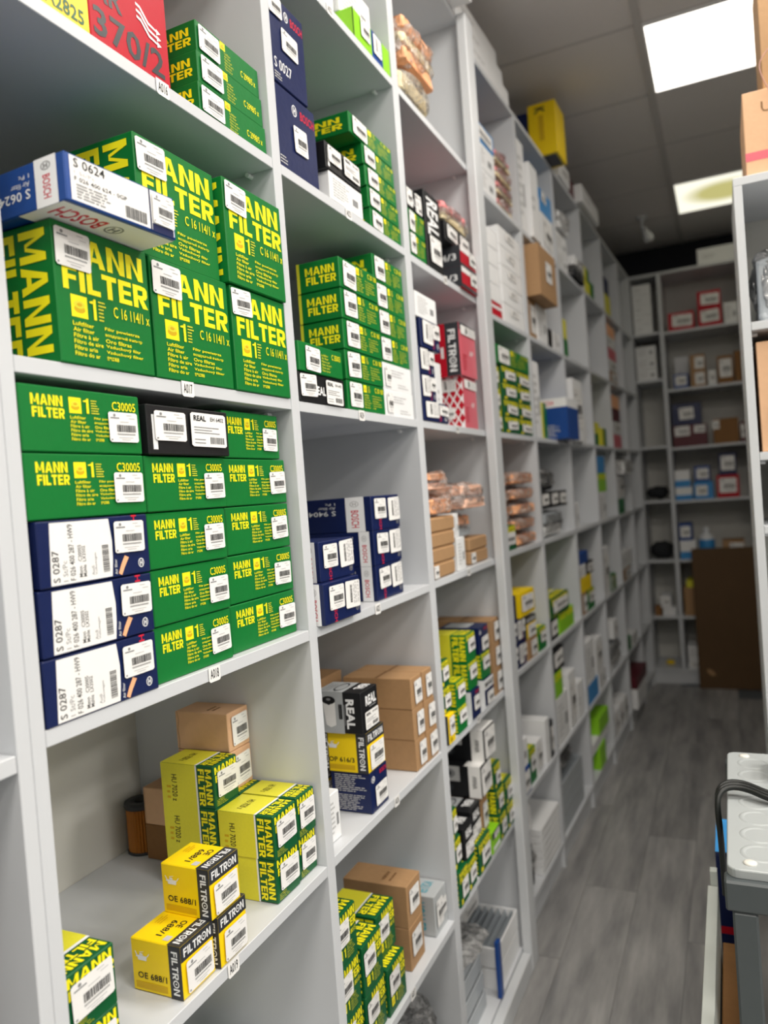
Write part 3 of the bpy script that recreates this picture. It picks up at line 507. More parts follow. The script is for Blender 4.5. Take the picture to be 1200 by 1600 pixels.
# small spot lamp on the ceiling at the far end
e = empty('ceiling_spot', (.24, 5.45, H)); tag(e, 'small white spot lamp on the dark ceiling at the far end', 'spot lamp')
obj('mount', lathe([(0, 0), (.035, 0), (.035, -.02), (.012, -.025), (.012, -.09), (0, -.09)], 16, ('bottle_white',)), e)
h_ = obj('lamp_head', lathe([(0, .0), (.016, 0), (.022, -.03), (.034, -.07), (.03, -.1), (0, -.105)], 18, ('bottle_white',)), e, (.01, -.01, -.08)); h_.rotation_euler = (0, -.35, 0)
# ------------------------------------------------------------------ shelving
PIN = None
def cyl_y(r_, l, m, n=10):
    vs = []; 
    for k in (0, 1): vs += [(r_*math.cos(6.2832*i/n), -k*l, r_*math.sin(6.2832*i/n)) for i in range(n)]
    fs = [(i, (i+1) % n, n+(i+1) % n, n+i) for i in range(n)]+[tuple(range(n, 2*n))]
    return mesh('shelf_pin', vs, fs, [m])
PIN = cyl_y(.0042, .013, 'white')
TG = {}
def shelf_tag(parent, y, z, s, x=0):
    p = Print(); p.items([('p', 'front', [(.0, .12), (.12, 0), (.9, 0), (1, .1), (1, 1), (0, 1)], 'paper')] + ([t('front', s, .14, .22, .86, .84, 'ink', 0, .012)] if s else []), .026, .021, .0004)
    return obj('shelf_tag', p.mesh('shelf_tag'), parent, (x+.0004, y, z))
def bookcase(name, label, fr, panels, bays, top, D, tags={}, base=.0, plinth=True, pins=True):
    ox, oy, a, yb = FR[fr]; e = empty(name, (ox, oy, 0), a); tag(e, label, 'shelving unit', 'shelving units')
    y_lo, y_hi = panels[0][0]-yb, panels[-1][1]-yb
    for y0, y1 in panels: box('upright', -D, 0, y0-yb, y1-yb, base, top-.018, 'shelf', e)
    box('top_panel', -D, 0, y_lo, y_hi, top-.018, top, 'shelf', e)
    for n, (y0, y1, zs) in enumerate(bays):
        box('back_panel', -D-.006, -D, y0-yb-.005, y1-yb+.005, base, top-.018, 'back_board', e, bev=0)
        for z in zs:
            s = box('shelf', -D+.001, -.0005, y0-yb+.0008, y1-yb-.0008, z, z+.018, 'shelf', e)
            if pins and z > .2:
                for yy, sg in ((y1-yb, 0), (y0-yb, math.pi)):
                    for xx in (-.045, -D+.05):
                        q = obj('shelf_pin', PIN, e, (xx, yy, z-.0045)); q.rotation_euler = (0, 0, sg)
            if (n, z) in tags:
                yy, tx = tags[n, z]; shelf_tag(s, yy-yb-s.location.y, -.002, tx, -s.location.x)
    if plinth: 
        for n, (y0, y1, zs) in enumerate(bays): box('plinth', -.03, -.012, y0-yb, y1-yb, base, min(zs), 'shelf', e)
    return e
D1 = .404
bookcase('shelving_unit', 'nearest white shelving unit cut by the left edge', 'L', [(-.05, -.032), (.533, .5505)], [(-.032, .533, [.03, .44, .845, 1.249, 1.65, 2.05])], 2.93, D1, pins=False)
bookcase('shelving_unit', 'white three-bay shelving unit holding the tagged shelves A016 to A019', 'L', [(.551, .569), (1.122, 1.148), (1.699, 1.735), (2.277, 2.3)],
    [(.569, 1.122, [.05, .44, .853, 1.262, 1.657, 2.064, 2.46]), (1.148, 1.699, [.05, .443, .857, 1.262, 1.656, 2.064, 2.463]), (1.735, 2.277, [.05, .450, .857, 1.264, 1.657, 2.061, 2.463])], 2.932, D1,
    {(0, 2.064): (.846, 'A016'), (0, 1.657): (.848, 'A017'), (0, 1.262): (.856, 'A018'), (0, .853): (.846, 'A019'), (1, 2.463): (1.386, 'A022'), (1, 2.064): (1.402, 'A023'), (1, 1.656): (1.392, 'A024'), (1, 1.262): (1.399, 'A025'), (1, .857): (1.421, 'A026'), (1, .443): (1.43, 'A027'),
     (2, 2.061): (1.981, 'A030'), (2, 1.657): (1.992, 'A031'), (2, 1.264): (2.0, 'A032'), (2, .857): (1.992, 'A033')})
tag(box('trim_post', .0006, .03, 2.252, 2.326, .0, 2.93, 'shelf_edge', bev=.003), 'proud white trim post between the near and far shelving', 'trim post')
tag(box('kick_board', .0006, .028, .5, 2.25, .0, .062, 'shelf_edge', bev=.002), 'white kick board along the floor below the near shelves', 'kick board')
W8, W7, W6, W5, W4, W3, W2, W1 = 2.906, 2.47, 2.06, 1.664, 1.262, .856, .433, .085
ub = [2.37, 2.95, 3.53, 4.11, 4.69, 5.27]
bookcase('shelving_unit', 'long white shelving unit running down the aisle past the post', 'U', [(2.345, 2.37)]+[(y-.03, y) for y in ub[1:]]+[(5.70, 5.725)],
    [(a, b-.03 if b < 5.7 else 5.70, [W1, W2, W3, W4, W5, W6, W7]) for a, b in zip(ub, ub[1:]+[5.72])], 2.924, .40)
# back unit (its y axis is the world x axis)
BS = [1.245, .86, .465, 1.285]
bookcase('shelving_unit', 'grey-white shelving unit across the dark end of the aisle', 'B', [(.08, .105), (.285, .312), (.80, .825), (1.38, 1.4)],
    [(.105, .285, [.09, .468, .872, 1.30, 1.685, 2.16, 2.49]), (.312, .80, [.09, .468, .872, 1.29, 1.665, 2.075, 2.48]), (.825, 1.38, [.09, .468, .872, 1.29, 1.665, 2.075, 2.48])], 2.92, .40, pins=False)
bookcase('shelving_unit', 'white free-standing shelving unit at the right edge', 'R', [(0, .018), (.75, .768)], [(.018, .75, [.06, .5, .95, 1.35, 1.515, 1.805])], 2.145, .30, pins=True)
# ------------------------------------------------------------------ goods
ORD = ['', 'first', 'second', 'third', 'fourth', 'fifth', 'sixth', 'seventh', 'eighth']
NAMES = set()
S16, S17, S18, S19 = [f'on the A0{n} shelf' for n in (16, 17, 18, 19)]
def b2(k): return f'second bay, {ORD[k]} shelf from top'
def b3(k): return f'third bay, {ORD[k]} shelf from top'
def pb(n, k): return f'{ORD[n]} bay past the post, {ORD[k]} shelf from top'
def row(n, tot): return 'top' if n == tot-1 else 'bottom' if n == 0 else (ORD[n+1]+' from bottom')
# ---- bay 1, A018
GA = 'air filter cartons on the A018 shelf'
hh = .0735; z = 1.28
for k in range(3): bx('s0287', 'L', .572+.002*k, .744, z+hh*k, hh-.001, .001+.001*k, .2, f'navy carton with large white S 0287 label, {row(k, 3) if k != 1 else "middle one"} of three', GA)
for k in (3, 4): bx('c30005', 'L', .5715, .751, z+hh*k, hh-.001, -.001, .2, f'green C30005 carton in left column, {"on the navy cartons" if k == 3 else "topmost"}, {S18}', GA)
for k in range(4): bx('c30005', 'L', .7535+.001*(k > 2), .916+.005*(k > 2), z+hh*k, hh-.001, -.009+.002*k, .2, f'green C30005 carton, middle column, {row(k, 4) if k < 3 else "directly under the black carton"}, {S18}', GA)
bx('real_flat', 'L', .757, .928, z+hh*4, .064, .004, .2, 'black carton with two white labels among green cartons, A018 shelf', GA)
for k in range(5): bx('c30005', 'L', .945-(.018 if k < 4 else 0)+.004*k*(k < 4), 1.112-.012*(k == 4), z+hh*k, hh-.001, -.018, .2, f'green C30005 carton, right column, {row(k, 5)}, {S18}', GA)
# ---- A017
GA = 'air filter cartons on the A017 shelf'; z = 1.675
bx('c16', 'L', .631, .783, z, .1585, .002, .17, f'large green C 16 114 carton, bottom left, {S17}', GA, rz=0)
bx('c16', 'L', .789, .957, z, .1585, .001, .17, f'large green C 16 114 carton, bottom middle, {S17}', GA, rz=0)
bx('c16', 'L', .963, 1.116, z, .1585, .003, .17, f'large green C 16 114 carton, bottom right, {S17}', GA, rz=0, st=[('front', .0, .72, .34, .97, 'std')])
bx('c16', 'L', .783, .95, z+.16, .158, -.004, .17, f'large green C 16 114 carton behind the blue carton, {S17}', GA, rz=0)
bx('c16', 'L', .957, 1.117, z+.16, .158, .008, .17, f'large green C 16 114 carton, top right, {S17}', GA, rz=0)
bx('s0624', 'L', .613, .778, 1.8355, .052, .056, .17, 'blue S 0624 carton lying on green cartons and jutting out', GA, rz=-.05)
# ---- A016
GA = 'cartons on the A016 shelf'; z = 2.0825
bx('yellow_a', 'L', .575, .732, z, .2, -.012, .2, 'yellow A2825 carton at the upper left edge', GA, rz=0)
bx('red_ar', 'L', .737, .886, z, .25, -.016, .2, 'red carton with grey digits 370/2 above the A016 tag', GA, rz=0)
for k in range(3): bx('c2998', 'L', .94+.006*k, 1.118, z+.049*k, .048, -.008-.003*k, .2, f'flat green carton, {row(k, 3) if k != 1 else "middle"} of the stack, {S16}', GA, rz=.0)
# ---- A019
GA = 'oil filter cartons on the A019 shelf'; z = .8715; h = .0695
bx('oe688', 'L', .752, .819, z, h, -.008, .083, f'yellow OE 688/1 carton, front left at the shelf edge, {S19}', GA, rz=0)
bx('oe688', 'L', .822, .889, z, h, -.003, .083, f'yellow OE 688/1 carton above the A019 tag', GA, rz=.03)
bx('oe688', 'L', .815, .881, z+.07, h, -.004, .083, 'yellow OE 688/1 carton stacked on two alike', GA, rz=-.01)
for k, (a, b, c, xf) in enumerate([(.989, 1.057, 0, -.015), (1.062, 1.119, 0, -.018), (.987, 1.055, 1, -.012), (1.06, 1.118, 1, -.014)]):
    bx('hu7020', 'L', a, b, z+.07*c, h, xf, .105, f'HU 7020 carton, front stack, {["lower left", "lower right", "upper left", "upper right"][k]}, {S19}', GA, rz=0)
for k in range(3): bx('hu7020', 'L', .988, 1.053, z+.07*k, h, -.121, .108, f'HU 7020 carton, rear stack, {["bottom", "middle", "top"][k]}, {S19}', GA, rz=0)
for k in range(2): bx('hu7020', 'L', 1.057, 1.119, z+.07*k, h, -.123, .105, f'yellow and green carton under the pink cartons, {["lower", "upper"][k]}, {S19}', GA, rz=0)
for k in range(2): bx('pink', 'L', 1.058, 1.119, z+.14+.068*k, .067, -.138, .112, f'pinkish kraft carton, {["lower", "upper"][k]} of two at the back, {S19}', GA, rz=0)
bx('kraft_dk', 'L', 1.056, 1.118, z, .064, -.283, .055, f'dark kraft carton standing beside the amber filter, {S19}', GA, rz=0)
bx('pink', 'L', 1.056, 1.118, z+.0645, .067, -.265, .072, f'pinkish kraft carton on the dark kraft carton, {S19}', GA, rz=0, st=[])
for k in range(2): bx('hu7020', 'L', .571, .644, z+.07*k, h, -.008, .12, f'green carton behind the left upright, {["lower", "upper"][k]}, {S19}', GA, rz=0)
bx('hu7020', 'L', .96, 1.06, .4585, .1, -.2, .14, 'yellow-topped carton on the shelf below A019, bottom edge', GA, rz=0)
e = empty('oil_filter_element', (-.372, 1.086, z)); tag(e, 'amber pleated oil filter element with black cap standing bare', 'oil filter')
N = 64; R_ = .028
vs = []; 
for zz in (.003, .083): vs += [((R_ if i % 2 else R_*.9)*math.cos(6.2832*i/N), (R_ if i % 2 else R_*.9)*math.sin(6.2832*i/N), zz) for i in range(N)]
obj('pleated_paper', mesh('pleated_paper', vs, [(i, (i+1) % N, N+(i+1) % N, N+i) for i in range(N)], ['amber']), e)
obj('end_cap', lathe([(.012, .083), (.03, .083), (.031, .088), (.03, .093), (.012, .093), (.012, .083)], 32, ('charcoal',)), e)
obj('end_cap', lathe([(0, 0), (.03, 0), (.03, .004), (0, .004)], 32, ('charcoal',)), e)
# ---- bay 2
GA = 'goods in the second bay'; z = 2.4815
bx('lime_top', 'L', 1.5, 1.695, z, .062, -.002, .16, f'lime green carton with blue band, {b2(1)}', GA, rz=0)
bx('white_lines', 'L', 1.5, 1.66, z+.063, .09, -.03, .13, f'white carton on the lime green carton, {b2(1)}', GA)
bx('white', 'L', 1.36, 1.49, z, .15, -.04, .15, f'white carton left of the lime green carton, {b2(1)}', GA)
bx('green_long', 'L', 1.2, 1.35, z, .08, -.03, .15, f'green carton at far left, {b2(1)}', GA)
z = 2.0825
bx('s0027b', 'L', 1.15, 1.296, z, .147, -.006, .2, f'glossy navy carton, lower of two, {b2(2)}', GA, rz=0)
bx('s0027', 'L', 1.15, 1.272, z+.148, .155, -.004, .2, f'glossy navy S 0027 carton, upper of two, {b2(2)}', GA, rz=0, st=[('front', .3, .42, .75, .68, 'std'), ('front', .0, .75, .36, .97, 'std')])
bx('white_lines', 'L', 1.332, 1.478, z, .055, -.002, .16, f'flat white carton under a black carton, {b2(2)}', GA, rz=0)
bx('real_flat', 'L', 1.32, 1.472, z+.0555, .052, .0, .16, f'black carton with white labels on a white carton, {b2(2)}', GA, rz=0)
for k in range(5):
    bx('green_long', 'L', 1.525-.006*k-(.05 if k == 4 else 0), 1.695-.006*k, z+.0443*k, .0438, -.006, .19, f'green carton, {row(k, 5)} of tall stack, {b2(2)}', GA)
z = 1.6745
bx('real_mid', 'L', 1.151, 1.322, z, .052, .001, .17, f'black carton with torn white label, bottom left, {b2(3)}', GA, rz=0)
bx('green_small', 'L', 1.152, 1.315, z+.0528, .052, .004, .17, f'slim green carton on the black carton, {b2(3)}', GA, rz=0)
for k in range(5):
    y0 = 1.345-.003*k; bx('green_long', 'L', y0, y0+.178, z+.0592*k, .0585, -.004+.002*k, .095 if k > 1 else .18, f'green carton, front left column, {row(k, 5)}, {b2(3)}', GA, rz=0)
for k in range(6):
    kk = 'white' if k < 2 else 'green_long'; y0 = 1.528
    bx(kk, 'L', y0, 1.694, z+.0592*k, .0585, -.006-.001*k, .19, (f'white carton, right column, {["bottom", "second"][k]}, {b2(3)}' if k < 2 else f'green carton, right column, {row(k, 6)}, {b2(3)}'), GA, rz=0)
z = 1.2805
for k in range(3): bx('s9404', 'L', 1.43, 1.567+.004*k, z+.0735*k, .073, -.012, .3 if k == 2 else .17, f'navy carton with white band, right stack, {["bottom", "middle", "top"][k]}, {b2(4)}', GA, rz=0)
bx('s9404', 'L', 1.153, 1.292, z, .073, .016, .15, f'navy carton with white band, left stack, bottom, {b2(4)}', GA, rz=0)
bx('s9404', 'L', 1.172, 1.304, z+.0735, .072, .002, .15, f'navy carton with white band, left stack, top, {b2(4)}', GA, rz=0)
z = .8755
bx('navy_oil', 'L', 1.324, 1.402, z, .081, -.008, .088, f'blue carton with fine print under a yellow one, {b2(5)}', GA, rz=0)
bx('op616', 'L', 1.32, 1.4, z+.0815, .08, -.008, .098, f'yellow OP 616/3 carton, middle of its stack, {b2(5)}', GA, rz=0)
bx('real_box', 'L', 1.311, 1.386, z+.162, .082, -.009, .1, f'black and grey carton with filter picture, stack top, {b2(5)}', GA, rz=0)
for k in range(2): bx('op616', 'L', 1.32, 1.4, z+.081*k, .08, -.112, .09, f'yellow filter carton behind the mixed stack, {["lower", "upper"][k]}, {b2(5)}', GA, rz=0)
for k in range(3):
    bx('kraft', 'L', 1.556-.002*k, 1.616, z+.0705*k, .07, -.006, .17, f'kraft carton, near column, {["bottom", "middle", "top"][k]}, {b2(5)}', GA, rz=0)
    bx('kraft', 'L', 1.619, 1.688-.006*k, z+.0705*k, .07, -.004, .17, f'kraft carton, far column, {["bottom", "middle", "top"][k]}, {b2(5)}', GA, rz=0)
bx('kraft_bare', 'L', 1.5, 1.665, z, .2, -.24, .12, f'tall kraft carton in the back corner, {b2(5)}', GA, rz=0)
bx('white_lines', 'L', 1.18, 1.226, z, .088, -.026, .08, f'small white carton hiding behind the upright, {b2(5)}', GA, rz=0)
z = .4615; hp = .0965
for k in range(2): bx('pu', 'L', 1.333+.01*(k == 1), 1.418+.012*(k == 1), z+hp*k, hp-.001, -.008-.022*(k == 1), .12, f'dark green carton, right column, {["bottom", "top"][k]}, {b2(6)}', GA, rz=0)
for k in range(2): bx('pu', 'L', 1.243, 1.327, z+hp*k, hp-.001, -.012, .12, f'dark green carton, middle column, {["bottom", "top"][k]}, {b2(6)}', GA, rz=0)
for k in range(3): bx('pu', 'L', 1.152, 1.236, z+hp*k, hp-.001, -.016, .12, f'dark green carton, left column, {["bottom", "middle", "top"][k]}, {b2(6)}', GA, rz=0)
for k in range(2): bx('kraft_mark', 'L', 1.482, 1.56, z+.0935*k, .093, -.022, .155, f'brown kraft carton, {["lower", "upper"][k]} of two, {b2(6)}', GA, rz=0)
bx('voller', 'L', 1.617, 1.696, z, .095, -.016, .12, f'grey carton with teal lettering, {b2(6)}', GA, rz=0)
# ---- bay 3
GA = 'goods in the third bay'; z = 2.0795
for k in range(2): bx('green_long', 'L', 1.738, 1.85, z+.0575*k, .057, -.002, .16, f'green carton under the black one, {["lower", "upper"][k]}, {b3(2)}', GA, rz=0)
bx('real_mid', 'L', 1.738, 1.848, z+.1155, .056, -.004, .16, f'black carton on green cartons, {b3(2)}', GA, rz=0)
bx('real_tall', 'L', 1.862, 1.978, z, .2, -.002, .06, f'tall upright black carton, {b3(2)}', GA, rz=0)
for k in range(2): bx('blackred', 'L', 2.105, 2.248, z+.0595*k, .059, .009, .13, f'black and red carton, {["lower", "upper"][k]} of two, {b3(2)}', GA, rz=0)
bx('black+l', 'L', 2.04, 2.15, z+.1195, .055, -.01, .12, f'black carton left under the plastic bag, {b3(2)}', GA, rz=0)
bx('black+l', 'L', 2.155, 2.262, z+.1195, .055, -.01, .12, f'black carton right under the plastic bag, {b3(2)}', GA, rz=0)
z = 1.6755
bx('navy_lbl', 'L', 1.738, 1.918, z, .05, .002, .15, f'navy carton with two labels, lying at bottom, {b3(3)}', GA, rz=0)
for k in range(2): bx('navy_lbl', 'L', 1.738, 1.843, z+.0505+.0655*k, .065, .0, .15, f'navy carton, {["second", "third"][k]} from bottom of left stack, {b3(3)}', GA, rz=0)
bx('navy_lbl', 'L', 1.752, 1.886, z+.1815, .072, .004, .15, f'navy carton below the white carton, left stack, {b3(3)}', GA, rz=0)
bx('white_lines', 'L', 1.738, 1.882, z+.254, .062, .002, .15, f'white carton topping the left stack, {b3(3)}', GA, rz=0)
bx('white_plain', 'L', 1.93, 1.975, z, .17, -.03, .15, f'tall narrow white carton between navy and lattice cartons, {b3(3)}', GA, rz=0)
bx('lattice', 'L', 2.084, 2.208, z, .147, -.006, .1, f'red carton with white lattice side, lower, {b3(3)}', GA, rz=0)
bx('filtron_red', 'L', 2.066, 2.212, z+.1475, .15, .001, .09, f'red carton with dark side band on the lattice carton, {b3(3)}', GA, rz=0)
z = 1.2825
for k in range(4): bx('kraft_round', 'L', 1.738, 1.9+.006*k, z+.0382*k, .0378, -.002, .15, f'flat brown carton, {row(k, 4)} of four, {b3(4)}', GA, rz=0, st=[('front', .0, .08, .2, .9, 'std')] if k == 0 else [])
bx('white_lines', 'L', 1.935, 2.0, z, .088, -.006, .15, f'white carton beside the flat brown ones, {b3(4)}', GA, rz=0)
bx('white_lines', 'L', 1.925, 1.965, z+.0885, .066, -.008, .15, f'narrow white carton atop another beside brown ones, {b3(4)}', GA, rz=0)
for k in range(2): bx('kraft_round', 'L', 2.072, 2.246, z+.0382*k, .0378, -.016, .12, f'flat brown carton, {["lower", "upper"][k]} of two at right, {b3(4)}', GA, rz=0, st=[('front', .02, .1, .26, .9, 'std')] if k == 0 else [])
z = .8755
bx('filtron_low', 'L', 1.738, 1.785, z, .072, .006, .09, f'yellow carton at far left, {b3(5)}', GA, rz=0)
for k in range(2): bx('gtext', 'L', 1.738, 1.796, z+.0725+.066*k, .0655, -.004, .1, f'green carton above the yellow one, {["lower", "upper"][k]}, {b3(5)}', GA, rz=0)
for k in range(2): bx('w7052', 'L', 1.82, 1.892, z+.0665*k, .066, .003, .1, f'bright green carton, front stack, {["bottom", "top"][k]}, {b3(5)}', GA, rz=0)
bx('bosch_white', 'L', 1.936, 2.014, z, .077, .002, .1, f'navy carton with white flank below green ones, {b3(5)}', GA, rz=0)
for k in range(2): bx('w7052', 'L', 1.945, 2.022, z+.0775+.0765*k, .076, -.004, .12, f'yellow-green carton on the navy one, {["lower", "upper"][k]}, {b3(5)}', GA, rz=0)
bx('mahle', 'L', 2.067, 2.157, z, .076, -.001, .09, f'navy carton with white top half, {b3(5)}', GA, rz=0)
bx('w7052', 'L', 2.07, 2.155, z+.0765, .074, -.006, .1, f'green carton between navy cartons, {b3(5)}', GA, rz=0)
bx('navy_oil', 'L', 2.065, 2.155, z+.151, .076, -.006, .12, f'navy carton with printed side topping its stack, {b3(5)}', GA, rz=0)
for k in range(3): bx('kraft', 'L', 2.19, 2.268, z+.0755*k, .075, -.006, .19, f'kraft carton, {["bottom", "middle", "top"][k]} of right column, {b3(5)}', GA, rz=0)
z = .4685
bx('gtext', 'L', 1.738, 1.804, z, .088, .005, .1, f'green carton at the left end, bottom, {b3(6)}', GA, rz=0)
bx('gtext', 'L', 1.738, 1.79, z+.0885, .076, -.004, .1, f'green carton at the left end, second level, {b3(6)}', GA, rz=0)
bx('gtext', 'L', 1.738, 1.775, z+.165, .076, -.004, .1, f'green carton at the left end, third level, {b3(6)}', GA, rz=0)
bx('gtext', 'L', 1.812, 1.88, z, .076, .002, .1, f'green carton under the black ones, {b3(6)}', GA, rz=0)
bx('gtext', 'L', 1.9, 2.006, z, .084, .004, .1, f'wider green carton in front middle, {b3(6)}', GA, rz=0)
bx('real_box', 'L', 1.812, 1.89, z+.0765, .088, -.004, .12, f'black carton on a green one, {b3(6)}', GA, rz=0)
bx('real_box', 'L', 1.9, 1.985, z+.0845, .088, -.012, .12, f'black carton on the wider green one, {b3(6)}', GA, rz=0)
bx('kraft', 'L', 2.01, 2.075, z+.06, .094, -.02, .12, f'kraft carton on the lime one, {b3(6)}', GA, rz=0)
bx('limebox', 'L', 2.026, 2.105, z, .0595, .003, .11, f'lime green carton with dark top, {b3(6)}', GA, rz=0)
for k in range(3): bx('gtext', 'L', 2.112, 2.178, z+.0735*k, .073, .002-.004*k, .1, f'green carton, fifth column, {["bottom", "middle", "top"][k]}, {b3(6)}', GA, rz=0)
for k in range(2): bx('gtext', 'L', 2.187, 2.258, z+.0735*k, .073, .003, .1, f'green carton at the right end, {["bottom", "top"][k]}, {b3(6)}', GA, rz=0)
bx('vivav', 'L', 1.99, 2.09, z+.173, .088, -.006, .16, f'black and white spare part carton, lower, {b3(6)}', GA, rz=0)
bx('vivav', 'L', 2.03, 2.13, z+.2615, .09, -.002, .17, f'black and white spare part carton, upper, {b3(6)}', GA, rz=-.03)
# ---- soft goods: crumpled film bags with what is in them
from mathutils import noise
def lump(sx, sy, sz, m, sub=3, pw=.45, amp=.0, freq=20., seed=0, smooth=True, name='lump'):
    """rounded-box lump, base at z=0"""
    bm = bmesh.new(); bmesh.ops.create_icosphere(bm, subdivisions=sub, radius=1)
    for v in bm.verts:
        c = [math.copysign(abs(x)**pw, x) for x in v.co]; L = max(1e-6, max(abs(x) for x in c)); c = [x/max(L, .98) for x in c]
        p = Vector((c[0]*sx/2, c[1]*sy/2, c[2]*sz/2))
        if amp: p += v.co.normalized()*amp*(noise.noise(p*freq+Vector((seed*7.3, seed, 1.7)))+.5*noise.noise(p*freq*2.7+Vector((seed, 3.1, 9))))
        v.co = p+Vector((0, 0, sz/2))
    lo = [min(v.co[i] for v in bm.verts) for i in range(3)]; hi = [max(v.co[i] for v in bm.verts) for i in range(3)]; dm = (sx, sy, sz)
    for v in bm.verts: v.co = [((v.co[i]-lo[i])/(hi[i]-lo[i])-(.5 if i < 2 else 0))*dm[i] for i in range(3)]
    me = bpy.data.meshes.new(name); bm.to_mesh(me); bm.free(); me.materials.append(MATS[m]); me.polygons.foreach_set('use_smooth', [smooth]*len(me.polygons)); return me
LC = {}
def bag(fr, y0, y1, z0, h, xf, d, inner, label, group=None, film='film', seed=1, cat='bag', name='plastic_bag', amp=.02):
    W = y1-y0; X, Y = frame_pt(fr, xf-d/2, (y0+y1)/2)
    o = obj(name, lump(d, W, h, film, 4, .55, amp, 28, seed, False, 'film')); o.location = (X, Y, z0); o.rotation_euler = (0, 0, FR[fr][2])
    n = len(inner)
    for j, m in enumerate(inner):
        hh_ = (h-.012)/n; key = (round(d, 3), round(W, 3), round(hh_, 3), m)
        if key not in LC: LC[key] = lump(d*.86, W*.86, hh_*.86, m, 4, .16, .006, 45, j, False, 'filter_pad')
        obj('filter_pad', LC[key], o, (random.uniform(-.004, .004), random.uniform(-.006, .006), .005+hh_*j))
    return tag(o, label, cat, group)
def pleated(fr, y0, y1, z0, h, xf, d, label, group, n=13, rim='tin', mat_='pleat_grey', tilt=0.):
    """cabin air filter: grey zigzag pleats in a frame, pleats open upwards"""
    W = y1-y0; X, Y = frame_pt(fr, xf-d/2, (y0+y1)/2); e = empty('cabin_air_filter', (X, Y, z0), FR[fr][2]); e.rotation_euler = (0, tilt, FR[fr][2]); tag(e, label, 'air filter', group)
    vs, fs = [], []
    for i in range(n*2+1):
        xx = -d/2+.006+(d-.012)*i/(n*2); zz = h-.002 if i % 2 else h*.25; vs += [(xx, -W/2+.005, zz), (xx, W/2-.005, zz)]
    for i in range(n*2): fs.append((2*i, 2*i+2, 2*i+3, 2*i+1))
    obj('pleats', mesh('pleats', vs, fs, [mat_]), e)
    for a in ((-d/2, d/2, -W/2, -W/2+.005), (-d/2, d/2, W/2-.005, W/2), (-d/2, -d/2+.005, -W/2+.005, W/2-.005), (d/2-.005, d/2, -W/2+.005, W/2-.005)):
        box('frame_strip', a[0], a[1], a[2], a[3], 0, h, rim, e, bev=.0006)
    return e
# bay 3 bags
GA = 'plastic bags in the third bay'
bag('L', 1.742, 1.96, 2.4815, .069, .02, .2, ['cream'], 'cream padded bag under the orange one, third bay top shelf', GA, seed=2, amp=.006)
bag('L', 1.74, 1.97, 2.5515, .13, .03, .19, ['orange', 'cream', 'orange'], 'clear bag of orange filters on the top shelf, third bay', GA, seed=3)
bag('L', 2.03, 2.27, 2.2545, .07, .0, .17, ['cream', 'pink_foam'], 'clear bag with pink and cream pads on black cartons', GA, seed=4)
bag('L', 1.742, 1.925, 1.436, .061, .012, .2, ['orange'], 'lower clear bag of orange filters on the brown cartons', GA, seed=5)
bag('L', 1.742, 1.92, 1.498, .06, .006, .2, ['salmon', 'orange'], 'upper clear bag of orange filters on the brown cartons', GA, seed=6)
bag('L', 1.975, 2.2, 1.44, .085, .02, .17, ['salmon', 'salmon'], 'clear bag of salmon filters at right, third bay, fourth shelf', GA, seed=7)
bag('L', 2.02, 2.15, 1.3595, .079, -.02, .15, ['tin', 'orange'], 'small clear bag below the salmon one, third bay, fourth shelf', GA, seed=8)
# bottom of bays 2 and 3
GA = 'cabin filters on the bottom shelves'
for k in range(4): pleated('L', 1.76, 1.97, .0685+.05*k, .045, -.03-.004*k, .26, f'grey pleated cabin filter, {row(k, 4)} of left pile, third bay bottom', GA)
for k in range(2): pleated('L', 2.04, 2.26, .0685+.062*k, .058, -.01, .28, f'grey cabin filter in pale frame, {["lower", "upper"][k]}, third bay bottom right', GA, rim='white')
bag('L', 1.77, 1.99, .27, .028, .0, .22, [], 'clear crumpled bag over the grey cabin filters, third bay bottom', GA, seed=9)
bx('white+l', 'L', 2.07, 2.25, .195, .05, -.13, .15, 'white carton lying behind the framed cabin filters, third bay bottom', GA)
bx('blue', 'L', 2.006, 2.03, .0685, .16, .004, .012, 'slim blue carton standing between cabin filters, third bay bottom', GA, rz=0)
for k in range(3): pleated('L', 1.42, 1.62, .0685+.056*k, .052, -.03, .26, f'grey pleated cabin filter, {["bottom", "middle", "top"][k]} of pile, second bay bottom', GA)
bag('L', 1.44, 1.66, .24, .08, -.02, .24, [], 'clear crumpled bag on the cabin filters, second bay bottom', GA, seed=10)
# top of unit 1
bx('white_plain', 'L', 1.86, 2.232, 2.933, .2, .06, .36, 'pale grey carton on top of the near shelving, overhanging', None, rz=0)
# ---- first unit edge: things in the bay cut by the left frame edge
e = lump(.24, .16, .3, 'tin', 3, .3); o = obj('storage_bin', e, None, (-.14, .438, 1.268)); tag(o, 'grey rounded storage bin cut by the left edge', 'bin')
o = obj('dark_canister', lathe([(0, 0), (.06, 0), (.064, .01), (.064, .3), (.06, .31), (0, .312)], 28, ('charcoal',)), None, (-.1, .44, .864)); tag(o, 'dark round canister at the lower left edge', 'canister')
# ------------------------------------------------------------------ unit past the post
T7, T6, T5, T4, T3, T2, T1 = [v+.0185 for v in (W7, W6, W5, W4, W3, W2, W1)]
GU = 'goods on the shelving past the post'
def u(k, y0, y1, z0, h, desc, n, kk, xf=-.006, d=.18, rz=None, st=None): return bx(k, 'U', y0, y1, z0, h, xf, d, f'{desc}, {pb(n, kk)}', GU, rz, st)
